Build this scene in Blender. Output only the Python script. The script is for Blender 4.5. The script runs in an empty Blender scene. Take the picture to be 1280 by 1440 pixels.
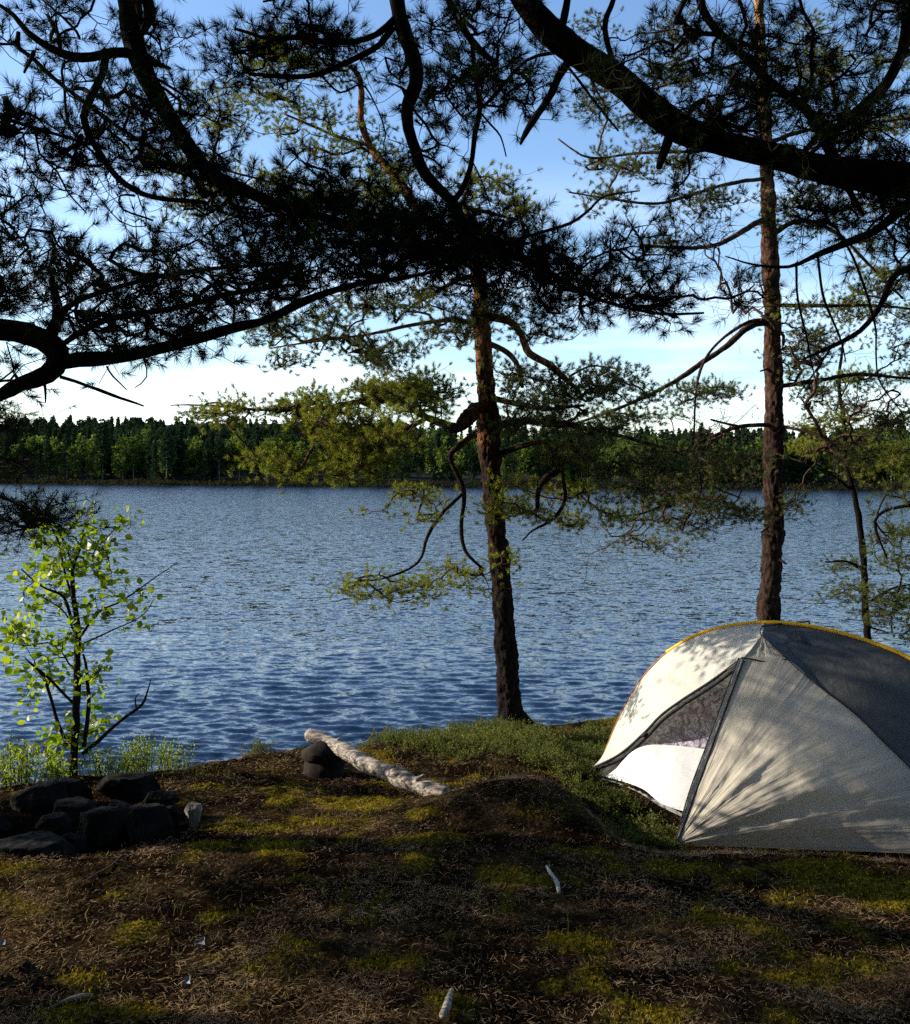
import bpy, math
import numpy as np
from mathutils import Matrix, Vector
R_ = math.radians
scene = bpy.context.scene
COL = scene.collection

# ------------------------------------------------------------------ camera
F = 1312.0; CAMZ = 3.6; PITCH = math.atan(55/F); ROLL = R_(0.22)
cr, sr, cp, sp = math.cos(ROLL), math.sin(ROLL), math.cos(PITCH), math.sin(PITCH)
FW = np.array([0, cp, -sp]); UP0 = np.array([0, sp, cp]); RT0 = np.array([1.0, 0, 0])
RT = RT0*cr + UP0*sr; UPV = UP0*cr - RT0*sr
cam_d = bpy.data.cameras.new('camera'); cam = bpy.data.objects.new('camera', cam_d); COL.objects.link(cam)
M = Matrix(((RT[0], UPV[0], -FW[0], 0), (RT[1], UPV[1], -FW[1], 0), (RT[2], UPV[2], -FW[2], CAMZ), (0, 0, 0, 1)))
cam.matrix_world = M
cam_d.sensor_fit = 'HORIZONTAL'; cam_d.sensor_width = 36; cam_d.lens = 36*F/1280
cam_d.clip_start = 0.05; cam_d.clip_end = 4000
scene.camera = cam

# ------------------------------------------------------------------ light
SUN_AZ = 82.0      # degrees to the left of straight ahead
SUN_EL = 22.0
a, e = R_(SUN_AZ), R_(SUN_EL)
SUN = np.array([-math.sin(a)*math.cos(e), math.cos(a)*math.cos(e), math.sin(e)])
sd = bpy.data.lights.new('sun', 'SUN'); sd.energy = 5.0; sd.angle = R_(0.5); sd.color = (1.0, 0.90, 0.76)
so = bpy.data.objects.new('sun', sd); COL.objects.link(so)
so.rotation_euler = Vector(SUN).to_track_quat('Z', 'Y').to_euler()
w = bpy.data.worlds.new('World'); scene.world = w; w.use_nodes = True
nt = w.node_tree; nt.nodes.clear()
wo = nt.nodes.new('ShaderNodeOutputWorld'); bg = nt.nodes.new('ShaderNodeBackground')
sky = nt.nodes.new('ShaderNodeTexSky'); sky.sky_type = 'NISHITA'; sky.sun_disc = False
sky.sun_elevation = e; sky.sun_rotation = -a; sky.air_density = 1.0; sky.dust_density = 0.9; sky.ozone_density = 2.2
sky.altitude = 100
bg.inputs['Strength'].default_value = 0.12
tc = nt.nodes.new('ShaderNodeTexCoord'); mp = nt.nodes.new('ShaderNodeMapping'); mp.inputs['Scale'].default_value = (1.2, 1.2, 9.0)
nz = nt.nodes.new('ShaderNodeTexNoise'); nz.inputs['Scale'].default_value = 1.6; nz.inputs['Detail'].default_value = 7; nz.inputs['Roughness'].default_value = 0.55
rp = nt.nodes.new('ShaderNodeValToRGB'); rp.color_ramp.elements[0].position = 0.46; rp.color_ramp.elements[1].position = 0.78
rp.color_ramp.elements[1].color = (0.62, 0.62, 0.62, 1)
sep = nt.nodes.new('ShaderNodeSeparateXYZ')
rz = nt.nodes.new('ShaderNodeMapRange'); rz.inputs[1].default_value = 0.32; rz.inputs[2].default_value = 0.12
rz.clamp = True
ml = nt.nodes.new('ShaderNodeMath'); ml.operation = 'MULTIPLY'
mx = nt.nodes.new('ShaderNodeMixRGB'); mx.inputs[2].default_value = (8.5, 9.2, 10.0, 1)
L = nt.links.new
L(tc.outputs['Generated'], mp.inputs[0]); L(mp.outputs[0], nz.inputs['Vector']); L(nz.outputs['Fac'], rp.inputs[0])
L(tc.outputs['Generated'], sep.inputs[0]); L(sep.outputs['Z'], rz.inputs[0])
L(rp.outputs[0], ml.inputs[0]); L(rz.outputs[0], ml.inputs[1])
hsv = nt.nodes.new('ShaderNodeHueSaturation'); hsv.inputs['Saturation'].default_value = 1.1; hsv.inputs['Hue'].default_value = .503; L(sky.outputs[0], hsv.inputs['Color'])
L(ml.outputs[0], mx.inputs[0]); L(hsv.outputs[0], mx.inputs[1]); L(mx.outputs[0], bg.inputs[0]); L(bg.outputs[0], wo.inputs[0])
scene.view_settings.view_transform = 'Standard'; scene.view_settings.look = 'None'
scene.view_settings.exposure = 1.2; scene.view_settings.gamma = 1.0
scene.render.film_transparent = False
try:
    scene.cycles.max_bounces = 6; scene.cycles.transparent_max_bounces = 8; scene.cycles.diffuse_bounces = 3
    scene.cycles.use_denoising = False
except Exception: pass

# ------------------------------------------------------------------ helpers
def P(px, py, Y):
    """the world point that lies Y metres ahead on the sight line of photograph pixel (px, py)"""
    d = FW*F + RT*(px-640) + UPV*(720-py)
    return np.array([0, 0, CAMZ]) + d*(Y/d[1])
def to_px(p):
    q = np.asarray(p) - np.array([0, 0, CAMZ])
    f = q@FW
    return 640+F*(q@RT)/f, 720-F*(q@UPV)/f
def unit(v):
    v = np.asarray(v, float); n = np.linalg.norm(v, axis=-1, keepdims=True); return v/np.maximum(n, 1e-9)

def _hash(ix, iy, iz, seed):
    h = (ix*374761393 + iy*668265263 + iz*2147483647 + seed*1274126177) & 0xffffffff
    h = ((h ^ (h >> 13))*1274126177) & 0xffffffff
    h = ((h ^ (h >> 16))*2246822519) & 0xffffffff
    h = h ^ (h >> 15)
    return (h & 0xffffff)/float(0xffffff)*2-1
def vnoise(p, seed=0):
    p = np.asarray(p, float)
    if p.shape[-1] == 2: p = np.concatenate([p, np.zeros(p.shape[:-1]+(1,))], -1)
    i = np.floor(p).astype(np.int64); f = p-i; f = f*f*f*(f*(f*6-15)+10)
    out = 0
    for dx in (0, 1):
        wx = f[..., 0] if dx else 1-f[..., 0]
        for dy in (0, 1):
            wy = f[..., 1] if dy else 1-f[..., 1]
            for dz in (0, 1):
                wz = f[..., 2] if dz else 1-f[..., 2]
                out = out + wx*wy*wz*_hash(i[..., 0]+dx, i[..., 1]+dy, i[..., 2]+dz, seed)
    return out
def fbm(p, octv=4, seed=0, gain=0.5):
    p = np.asarray(p, float); s = 0; a_ = 1; t = 0
    for k in range(octv):
        s = s + a_*vnoise(p*(2.03**k)+17.3*k, seed+k); t += a_; a_ *= gain
    return s/t
def sstep(a_, b_, x):
    t = np.clip((x-a_)/(b_-a_), 0, 1); return t*t*(3-2*t)

class Geo:
    def __init__(s): s.V = []; s.F = {3: [], 4: []}; s.n = 0; s.uv = None
    def add(s, V, *Fs):
        V = np.asarray(V, float).reshape(-1, 3)
        for f in Fs:
            f = np.asarray(f, np.int64)
            if f.size: s.F[f.shape[1]].append(f+s.n)
        s.V.append(V); s.n += len(V)
    def build(s, name, mat, parent=None, smooth=False, attrs=None, origin=None):
        V = np.concatenate(s.V) if s.V else np.zeros((0, 3))
        if parent is not None: V = V-np.array(parent['_o'])
        elif origin is not None: V = V-np.array(origin)
        me = bpy.data.meshes.new(name)
        f3 = np.concatenate(s.F[3]) if s.F[3] else np.zeros((0, 3), int)
        f4 = np.concatenate(s.F[4]) if s.F[4] else np.zeros((0, 4), int)
        nl = f3.size+f4.size; npoly = len(f3)+len(f4)
        me.vertices.add(len(V)); me.vertices.foreach_set('co', V.astype(np.float32).ravel())
        me.loops.add(nl); me.polygons.add(npoly)
        me.loops.foreach_set('vertex_index', np.concatenate([f3.ravel(), f4.ravel()]).astype(np.int32))
        st = np.concatenate([np.arange(len(f3))*3, f3.size+np.arange(len(f4))*4]).astype(np.int32)
        me.polygons.foreach_set('loop_start', st)
        if smooth: me.polygons.foreach_set('use_smooth', np.ones(npoly, bool))
        if attrs:
            for k, v in attrs.items():
                at = me.attributes.new(k, 'FLOAT', 'POINT'); at.data.foreach_set('value', np.asarray(v, np.float32))
        me.update(calc_edges=True); me.validate()
        me.materials.append(mat)
        o = bpy.data.objects.new(name, me); COL.objects.link(o)
        if parent is not None: o.parent = parent; o['_o'] = list(parent['_o'])
        elif origin is not None: o.location = origin; o['_o'] = list(origin)
        else: o['_o'] = [0.0, 0.0, 0.0]
        return o
def tag(o, label=None, cat=None, group=None, kind=None):
    if label: o['label'] = label
    if cat: o['category'] = cat
    if group: o['group'] = group
    if kind: o['kind'] = kind
    return o
def thing(name, loc, label, cat, group=None):
    o = bpy.data.objects.new(name, None); COL.objects.link(o); o.location = loc; o['_o'] = [float(x) for x in loc]
    o.empty_display_size = 0.2
    return tag(o, label, cat, group)

def tube_arr(Pt, Rr, n=6, rough=0.0, seed=0, cap=True, fq=1.3):
    Pt = np.asarray(Pt, float); k = len(Pt); Rr = np.broadcast_to(np.asarray(Rr, float), (k,))
    T = np.gradient(Pt, axis=0); T = unit(T)
    U = np.zeros((k, 3)); r0 = np.array([0.3, 0.2, 0.9]) if abs(T[0][2]) < 0.8 else np.array([1.0, 0.1, 0])
    u = r0-T[0]*(r0@T[0]); U[0] = u/np.linalg.norm(u)
    for i in range(1, k):
        u = U[i-1]-T[i]*(U[i-1]@T[i]); U[i] = u/max(np.linalg.norm(u), 1e-9)
    W = np.cross(T, U)
    an = np.arange(n)*2*math.pi/n
    c, s_ = np.cos(an), np.sin(an)
    rad = U[:, None, :]*c[None, :, None]+W[:, None, :]*s_[None, :, None]
    ring = np.ones((k, n))
    V = Pt[:, None, :]+rad*Rr[:, None, None]
    if rough > 0:
        nn = fbm(V.reshape(-1, 3)*np.array([1, 1, .45])/max(Rr.mean(), .01)*fq, 3, seed).reshape(k, n)
        V = Pt[:, None, :]+rad*(Rr[:, None]*(1+rough*nn))[..., None]
    V = V.reshape(-1, 3)
    i = np.arange(k-1)[:, None]*n; j = np.arange(n)[None, :]; j2 = (j+1) % n
    Q = np.stack([i+j, i+j2, i+n+j2, i+n+j], -1).reshape(-1, 4)
    if cap:
        V = np.concatenate([V, Pt[:1], Pt[-1:]+T[-1:]*Rr[-1]*0.5])
        jj = np.arange(n); a0 = k*n
        T1 = np.stack([np.full(n, a0), (jj+1) % n, jj], -1)
        T2 = np.stack([np.full(n, a0+1), (k-1)*n+jj, (k-1)*n+(jj+1) % n], -1)
        return V, Q, np.concatenate([T1, T2])
    return V, Q, np.zeros((0, 3), int)
def catmull(C, step):
    """C: (k, m) control rows; first three columns are positions"""
    C = np.asarray(C, float)
    if len(C) == 2:
        n = max(2, int(np.linalg.norm(C[1, :3]-C[0, :3])/step)+1); t = np.linspace(0, 1, n)[:, None]; return C[0]*(1-t)+C[1]*t
    E = np.vstack([2*C[0]-C[1], C, 2*C[-1]-C[-2]]); out = []
    for i in range(1, len(E)-2):
        p0, p1, p2, p3 = E[i-1:i+3]; n = max(1, int(math.ceil(np.linalg.norm((p2-p1)[:3])/step)))
        t = (np.arange(n)/n)[:, None]
        out.append(.5*((2*p1)+(-p0+p2)*t+(2*p0-5*p1+4*p2-p3)*t*t+(-p0+3*p1-3*p2+p3)*t**3))
    out.append(C[-1:]); return np.vstack(out)
def limb(px_pts, step=0.05):
    """rows of (px, py, Y, width in photo pixels) -> resampled world polyline with radii"""
    C = np.array([list(P(x, y, Y))+[wd/2/F*Y] for x, y, Y, wd in px_pts])
    R_0 = catmull(C, step); k_ = len(R_0); t_ = np.arange(k_)*step
    nz_ = np.stack([fbm(np.stack([t_*5+C[0, 0]*7, t_*0+i*9.1], -1), 3, 41+i) for i in range(3)], -1)
    R_0[:, :3] += nz_*np.minimum(.012, .25*R_0[:, 3:4]+.004)*np.clip(np.minimum(t_, t_[::-1])*20, 0, 1)[:, None]
    R_0[:, 3] *= 1+.13*fbm(np.stack([t_*9+C[0, 2]*5, t_*0+3.3], -1), 2, 47)
    return R_0

# ------------------------------------------------------------------ materials
def mat(name):
    m = bpy.data.materials.new(name); m.use_nodes = True; m.node_tree.nodes.clear()
    return m, m.node_tree, m.node_tree.nodes, m.node_tree.links
def out(ntree, sh):
    o = ntree.nodes.new('ShaderNodeOutputMaterial'); ntree.links.new(sh, o.inputs['Surface']); return o
def ramp(N, cols, pos):
    r = N.new('ShaderNodeValToRGB'); els = r.color_ramp.elements
    while len(els) < len(cols): els.new(0.5)
    for el, c, p in zip(els, cols, pos): el.position = p; el.color = (*c, 1)
    return r
def leaf_mat(name, c0, c1, c2, trans=0.35, gloss=0.08, rough=0.45, nscale=2.0):
    m, t, N, K = mat(name)
    g = N.new('ShaderNodeNewGeometry'); tc = N.new('ShaderNodeTexCoord'); n = N.new('ShaderNodeTexNoise'); n.inputs['Scale'].default_value = nscale
    K.new(tc.outputs['Object'], n.inputs['Vector'])
    a_ = N.new('ShaderNodeMath'); a_.operation = 'MULTIPLY_ADD'; a_.inputs[1].default_value = 0.55
    K.new(g.outputs['Random Per Island'], a_.inputs[0])
    b_ = N.new('ShaderNodeMath'); b_.operation = 'MULTIPLY'; b_.inputs[1].default_value = 0.5
    K.new(n.outputs['Fac'], b_.inputs[0]); K.new(b_.outputs[0], a_.inputs[2])
    r = ramp(N, (c0, c1, c2), (0.1, 0.5, 0.9)); K.new(a_.outputs[0], r.inputs[0])
    d = N.new('ShaderNodeBsdfDiffuse'); tr = N.new('ShaderNodeBsdfTranslucent'); gl = N.new('ShaderNodeBsdfGlossy'); gl.inputs['Roughness'].default_value = rough
    hs = N.new('ShaderNodeHueSaturation'); hs.inputs['Saturation'].default_value = 1.15; hs.inputs['Value'].default_value = 1.7
    K.new(r.outputs[0], hs.inputs['Color']); K.new(r.outputs[0], d.inputs[0]); K.new(hs.outputs[0], tr.inputs[0])
    m1 = N.new('ShaderNodeMixShader'); m1.inputs[0].default_value = trans; K.new(d.outputs[0], m1.inputs[1]); K.new(tr.outputs[0], m1.inputs[2])
    m2 = N.new('ShaderNodeMixShader'); m2.inputs[0].default_value = gloss; K.new(m1.outputs[0], m2.inputs[1]); K.new(gl.outputs[0], m2.inputs[2])
    out(t, m2.outputs[0]); return m
def bark_mat(name, low, mid, high, z0, z1, scale=1.0, bump=0.6):
    """scaly bark; the colour of a Scots pine's bark turns from grey-brown to orange with height z0..z1"""
    m, t, N, K = mat(name)
    tc = N.new('ShaderNodeTexCoord'); g = N.new('ShaderNodeNewGeometry'); sx = N.new('ShaderNodeSeparateXYZ'); K.new(g.outputs['Position'], sx.inputs[0])
    mp_ = N.new('ShaderNodeMapping'); mp_.inputs['Scale'].default_value = (1, 1, 0.35); K.new(tc.outputs['Object'], mp_.inputs[0])
    v = N.new('ShaderNodeTexVoronoi'); v.inputs['Scale'].default_value = 38*scale; v.feature = 'DISTANCE_TO_EDGE'
    n = N.new('ShaderNodeTexNoise'); n.inputs['Scale'].default_value = 34*scale; n.inputs['Detail'].default_value = 6
    n2 = N.new('ShaderNodeTexNoise'); n2.inputs['Scale'].default_value = 5*scale; n2.inputs['Detail'].default_value = 3
    vm = N.new('ShaderNodeMixRGB'); vm.inputs[0].default_value = 0.12; K.new(mp_.outputs[0], vm.inputs[1]); K.new(n.outputs['Color'], vm.inputs[2])
    K.new(vm.outputs[0], v.inputs['Vector']); K.new(mp_.outputs[0], n.inputs['Vector']); K.new(tc.outputs['Object'], n2.inputs['Vector'])
    mr = N.new('ShaderNodeMapRange'); mr.inputs[1].default_value = z0; mr.inputs[2].default_value = z1
    ad = N.new('ShaderNodeMath'); ad.operation = 'MULTIPLY_ADD'; ad.inputs[1].default_value = (z1-z0)*0.8; K.new(n2.outputs['Fac'], ad.inputs[0]); K.new(sx.outputs['Z'], ad.inputs[2])
    sb = N.new('ShaderNodeMath'); sb.operation = 'SUBTRACT'; sb.inputs[1].default_value = (z1-z0)*0.4; K.new(ad.outputs[0], sb.inputs[0]); K.new(sb.outputs[0], mr.inputs[0])
    r = ramp(N, (low, mid, high), (0, .5, 1)); K.new(mr.outputs[0], r.inputs[0])
    mu = N.new('ShaderNodeMixRGB'); mu.blend_type = 'MULTIPLY'; mu.inputs[0].default_value = 0.85
    r2 = ramp(N, ((.12, .10, .09), (.75, .75, .75), (1.7, 1.6, 1.5)), (0.34, .5, .68)); K.new(n.outputs['Fac'], r2.inputs[0])
    K.new(r.outputs[0], mu.inputs[1]); K.new(r2.outputs[0], mu.inputs[2])
    bs = N.new('ShaderNodeBsdfPrincipled'); bs.inputs['Roughness'].default_value = 0.95; bs.inputs['Specular IOR Level'].default_value = .06; K.new(mu.outputs[0], bs.inputs['Base Color'])
    h = N.new('ShaderNodeMath'); h.operation = 'MULTIPLY_ADD'; h.inputs[1].default_value = 1.2
    mn = N.new('ShaderNodeMath'); mn.operation = 'MINIMUM'; mn.inputs[1].default_value = 0.25; K.new(v.outputs['Distance'], mn.inputs[0])
    K.new(mn.outputs[0], h.inputs[0]); K.new(n.outputs['Fac'], h.inputs[2])
    b = N.new('ShaderNodeBump'); b.inputs['Strength'].default_value = bump; b.inputs['Distance'].default_value = 0.02; K.new(h.outputs[0], b.inputs['Height'])
    K.new(b.outputs[0], bs.inputs['Normal']); out(t, bs.outputs[0]); return m
def plain_mat(name, c0, c1, scale=10, rough=0.8, bump=0.3, dist=0.01, detail=6, spec=0.08, coords='Object', stretch=(1, 1, 1)):
    m, t, N, K = mat(name)
    tc = N.new('ShaderNodeTexCoord'); mp_ = N.new('ShaderNodeMapping'); mp_.inputs['Scale'].default_value = stretch
    n = N.new('ShaderNodeTexNoise'); n.inputs['Scale'].default_value = scale; n.inputs['Detail'].default_value = detail
    K.new(tc.outputs[coords], mp_.inputs[0]); K.new(mp_.outputs[0], n.inputs['Vector'])
    r = ramp(N, (c0, c1), (0.35, 0.68)); K.new(n.outputs['Fac'], r.inputs[0])
    bs = N.new('ShaderNodeBsdfPrincipled'); bs.inputs['Roughness'].default_value = rough; bs.inputs['Specular IOR Level'].default_value = spec
    K.new(r.outputs[0], bs.inputs['Base Color'])
    b = N.new('ShaderNodeBump'); b.inputs['Strength'].default_value = bump; b.inputs['Distance'].default_value = dist; K.new(n.outputs['Fac'], b.inputs['Height'])
    K.new(b.outputs[0], bs.inputs['Normal']); out(t, bs.outputs[0]); return m

M_needle_dark = leaf_mat('shade_toned_pine_needles', (.003, .006, .003), (.007, .012, .004), (.016, .023, .007), 0.15, .003)  # needle copy with shade put into its darker green
M_needle_lit = leaf_mat('sun_toned_pine_needles', (.038, .055, .010), (.115, .14, .022), (.24, .22, .045), 0.38, .012, nscale=1.5)  # needle copy brightened in colour for the sunlit branches
M_needle_blue = leaf_mat('dim_pine_needles', (.018, .028, .010), (.055, .072, .020), (.15, .155, .045), 0.32, .010, nscale=1.5)  # dimmer needle copy; stands in for shade on the leaning pine's branches
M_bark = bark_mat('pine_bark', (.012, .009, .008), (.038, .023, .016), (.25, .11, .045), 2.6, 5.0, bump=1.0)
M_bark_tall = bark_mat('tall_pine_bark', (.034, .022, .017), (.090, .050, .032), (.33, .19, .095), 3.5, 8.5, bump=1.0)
M_bark_dark = bark_mat('shade_toned_pine_bark', (.006, .0045, .004), (.008, .006, .005), (.016, .011, .007), 3, 9)  # pine bark darkened to stand in for shade
M_twig = plain_mat('twig_bark', (.022, .014, .010), (.075, .040, .026), 30, .85)
M_twig_dark = plain_mat('dark_twig_bark', (.010, .007, .006), (.022, .015, .011), 30, .9)  # twig copy darkened for the boughs in shade
M_leaf = leaf_mat('alder_leaves', (.04, .075, .010), (.12, .18, .020), (.25, .28, .04), 0.45, .04, nscale=4)
M_shrub = leaf_mat('shrub_leaves', (.07, .10, .015), (.16, .21, .03), (.28, .30, .06), 0.4, .02, nscale=4)
M_heather = leaf_mat('heather_leaves', (.030, .045, .012), (.075, .095, .020), (.15, .14, .035), 0.3, .01, nscale=3)

# ------------------------------------------------------------------ the ground's shape
def y_edge(x):
    xs = [-60, -14, -8, -4.5, -3.2, -2.5, -1.7, -1.0, -0.3, .46, 1.4, 2.5, 5, 12, 60]
    ys = [16, 11, 7.8, 5.9, 5.2, 5.35, 5.9, 6.45, 6.95, 7.95, 8.5, 10.6, 12.2, 16, 25]
    return np.interp(x, xs, ys)
def ground_z(x, y):
    x = np.asarray(x, float); y = np.asarray(y, float)
    z = 2.02-0.128*np.clip(y-3.75, -0.0, 12)+0.02*np.clip(3.0-y, 0, 30)
    z = z-0.31*sstep(.45, 1.0, x)*sstep(3.7, 4.6, y)*(1-.62*sstep(5.0, 6.0, y))*(1-sstep(7.0, 9.0, y))
    z = z+0.19*np.exp(-((x-.30)/.42)**2-((y-4.45)/.36)**2)
    z = z+0.01*sstep(0.6, 1.6, x)*np.exp(-((y-3.8)/.3)**2)
    z = z-0.07*np.exp(-((x+1.8)/.7)**2-((y-4.15)/.35)**2)
    p = np.stack([x, y], -1)
    z = z+0.045*fbm(p*0.9, 3, 5)+0.022*fbm(p*4.0, 3, 9)+0.006*fbm(p*16, 2, 11)
    d = y-y_edge(x)+0.22*fbm(p*1.7, 3, 21)
    z = z-0.9*sstep(-0.25, 0.9, d)*1.0-2.2*sstep(0.3, 1.8, d)
    return z
def gp(px, py, y0=2.0, y1=12):
    """ground point seen at photo pixel"""
    Ys = np.linspace(y0, y1, 500); pts = np.array([P(px, py, Y) for Y in Ys])
    g = ground_z(pts[:, 0], pts[:, 1]); k = np.argmax(pts[:, 2] <= g)
    return np.array([pts[k, 0], pts[k, 1], g[k]])
def onto(x, y, dz=0.0): return np.array([x, y, float(ground_z(x, y))+dz])

MOSS = [(300, 1192, 45, 14), (390, 1185, 70, 20), (480, 1130, 90, 12), (560, 1100, 60, 10), (430, 1235, 45, 10), (310, 1290, 75, 25), (115, 1378, 50, 12),
        (590, 1180, 60, 12), (700, 1235, 50, 16), (920, 1225, 80, 16), (1060, 1222, 110, 14), (1210, 1250, 90, 18), (1265, 1275, 40, 12), (1180, 1232, 60, 10), (620, 1405, 60, 18),
        (540, 1360, 50, 12), (200, 1300, 40, 10), (820, 1330, 45, 12), (60, 1425, 60, 14), (1120, 1380, 60, 14), (850, 1012, 40, 6), (790, 1035, 40, 6), (430, 1330, 30, 8)]
def moss_mask(x, y, z):
    u, v = to_px(np.stack([x, y, z], -1)); m = np.zeros_like(u)
    for cx, cy, rx, ry in MOSS: m = np.maximum(m, 1-np.sqrt(((u-cx)/rx/1.25)**2+((v-cy)/ry/1.25)**2))
    n = fbm(np.stack([x, y], -1)*6.5, 4, 33)
    return np.clip(sstep(-.10, .50, m*.9+n*1.0-.22)*(m > -0.6)*.95+sstep(.5, .7, n)*.5, 0, 1)

# near ground: one sheet, finest where the camera looks
def axis(segs):
    o_ = []
    for a_, b_, s_ in segs: o_.append(np.arange(a_, b_, s_))
    return np.concatenate(o_)
xs = axis([(-60, -12, 2.0), (-12, -4, .25), (-4, 5, .022), (5, 12, .25), (12, 60.1, 2.0)])
ys = axis([(-40, -4, 2.0), (-4, 1.8, .2), (1.8, 6.2, .018), (6.2, 9.5, .04), (9.5, 14, .25), (14, 30, 1.0)])
X, Y = np.meshgrid(xs, ys); Z = ground_z(X, Y)
mm = moss_mask(X.ravel(), Y.ravel(), Z.ravel()).reshape(X.shape)
near = (Y < 7)
PP = np.stack([X, Y], -1)
Z = Z+np.where(near, mm*(0.012+.012*fbm(PP*28, 2, 51)), 0)
Z = Z+0.007*fbm(PP*45, 2, 55)
g = Geo(); ny, nx = X.shape
idx = np.arange(ny*nx).reshape(ny, nx)
g.add(np.stack([X, Y, Z], -1), np.stack([idx[:-1, :-1], idx[:-1, 1:], idx[1:, 1:], idx[1:, :-1]], -1).reshape(-1, 4))
m, t, N, K = mat('forest_floor')
tc_ = N.new('ShaderNodeTexCoord'); at = N.new('ShaderNodeAttribute'); at.attribute_name = 'moss'
n1 = N.new('ShaderNodeTexNoise'); n1.inputs['Scale'].default_value = 3.2; n1.inputs['Detail'].default_value = 9; n1.inputs['Roughness'].default_value = .65
n2 = N.new('ShaderNodeTexNoise'); n2.inputs['Scale'].default_value = 70; n2.inputs['Detail'].default_value = 5
K.new(tc_.outputs['Object'], n1.inputs['Vector']); K.new(tc_.outputs['Object'], n2.inputs['Vector'])
r1 = ramp(N, ((.003, .002, .0015), (.011, .0075, .004), (.062, .042, .020)), (.30, .52, .74)); K.new(n1.outputs['Fac'], r1.inputs[0])
r2 = ramp(N, ((.30, .30, .30), (1.0, 1.0, 1.0), (1.9, 1.7, 1.5)), (.32, .5, .72)); K.new(n2.outputs['Fac'], r2.inputs[0])
mu = N.new('ShaderNodeMixRGB'); mu.blend_type = 'MULTIPLY'; mu.inputs[0].default_value = 1; K.new(r1.outputs[0], mu.inputs[1]); K.new(r2.outputs[0], mu.inputs[2])
rm = ramp(N, ((.016, .013, .003), (.075, .057, .007), (.20, .15, .015)), (.3, .5, .7)); K.new(n2.outputs['Fac'], rm.inputs[0])
mx2 = N.new('ShaderNodeMixRGB'); K.new(at.outputs['Fac'], mx2.inputs[0]); K.new(mu.outputs[0], mx2.inputs[1]); K.new(rm.outputs[0], mx2.inputs[2])
bs = N.new('ShaderNodeBsdfPrincipled'); bs.inputs['Roughness'].default_value = 1; bs.inputs['Specular IOR Level'].default_value = .0
at2 = N.new('ShaderNodeAttribute'); at2.attribute_name = 'painted_shade'; mx3 = N.new('ShaderNodeMixRGB'); mx3.inputs[2].default_value = (.004, .0035, .003, 1); K.new(at2.outputs['Fac'], mx3.inputs[0]); K.new(mx2.outputs[0], mx3.inputs[1]); K.new(mx3.outputs[0], bs.inputs['Base Color'])  # mixes the painted shade into the floor colour
b = N.new('ShaderNodeBump'); b.inputs['Strength'].default_value = .9; b.inputs['Distance'].default_value = .02; K.new(n2.outputs['Fac'], b.inputs['Height']); K.new(b.outputs[0], bs.inputs['Normal'])
out(t, bs.outputs[0]); M_ground = m
def painted_shade_mask(x, y): return sstep(1.15, .55, np.sqrt(((x+1.85)/.85)**2+((y-4.35)/.42)**2)+.35*fbm(np.stack([x, y], -1)*4, 3, 71))  # ellipse of shade painted into the ground colour around the fire ring
tag(g.build('ground', M_ground, smooth=True, attrs={'moss': mm.ravel()*(1-painted_shade_mask(X.ravel(), Y.ravel())), 'painted_shade': painted_shade_mask(X.ravel(), Y.ravel())}), kind='structure')

# ------------------------------------------------------------------ lake
def y_far(x): return 262-(x+140)*.22+6*fbm(np.stack([x*.02, x*0], -1), 3, 3)+3*fbm(np.stack([x*.1, x*0], -1), 2, 4)
rng = np.random.RandomState(4)
Yr = [4.6]
while Yr[-1] < 700:
    y_ = Yr[-1]; Yr.append(y_+max(.032, .00026*y_*y_ if y_ < 60 else .018*y_))
Yr = np.array(Yr); th = np.concatenate([np.linspace(-1.15, -.53, 40)[:-1], np.linspace(-.53, .53, 760), np.linspace(.53, 1.15, 40)[1:]])
YY, TT = np.meshgrid(Yr, np.tan(th), indexing='ij'); XX = YY*TT
H = np.zeros_like(XX)
for k in range(110):
    lam = 10**rng.uniform(-1.16, -0.36); ang = rng.normal(0.10, .40)
    amp = .0125*lam**0.95*(1.0 if lam < .32 else .65)
    kk = 2*math.pi/lam; ph = rng.rand()*6.28
    fade = np.clip(1.6-(.0006*YY*YY*2+.09)/lam*.9, 0, 1)
    phs = kk*(math.sin(ang)*XX+math.cos(ang)*YY)+ph
    H += amp*fade*(np.sin(phs)+.25*np.sin(2*phs+.6))
gust = .9+.3*fbm(np.stack([XX*.05, YY*.12], -1), 3, 8)
H *= gust
g = Geo(); idx = np.arange(XX.size).reshape(XX.shape)
g.add(np.stack([XX, YY, H], -1), np.stack([idx[:-1, :-1], idx[:-1, 1:], idx[1:, 1:], idx[1:, :-1]], -1).reshape(-1, 4))
m, t, N, K = mat('lake_water')
tc_ = N.new('ShaderNodeTexCoord'); mpw = N.new('ShaderNodeMapping'); mpw.inputs['Scale'].default_value = (.55, 1.0, 1); mpw.inputs['Rotation'].default_value = (0, 0, R_(6))
K.new(tc_.outputs['Object'], mpw.inputs[0])
na = N.new('ShaderNodeTexNoise'); na.inputs['Scale'].default_value = 17.0; na.inputs['Detail'].default_value = 4; na.inputs['Roughness'].default_value = .6
nb = N.new('ShaderNodeTexNoise'); nb.inputs['Scale'].default_value = 4.2; nb.inputs['Detail'].default_value = 5; nb.inputs['Roughness'].default_value = .6
K.new(mpw.outputs[0], na.inputs['Vector']); K.new(mpw.outputs[0], nb.inputs['Vector'])
gm = N.new('ShaderNodeNewGeometry')
def vm(op, a_, b_):
    v = N.new('ShaderNodeVectorMath'); v.operation = op
    for k_, q_ in enumerate((a_, b_)):
        if q_ is None: continue
        if isinstance(q_, tuple): v.inputs[k_].default_value = q_
        else: K.new(q_, v.inputs[k_])
    return v.outputs[0]
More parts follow.
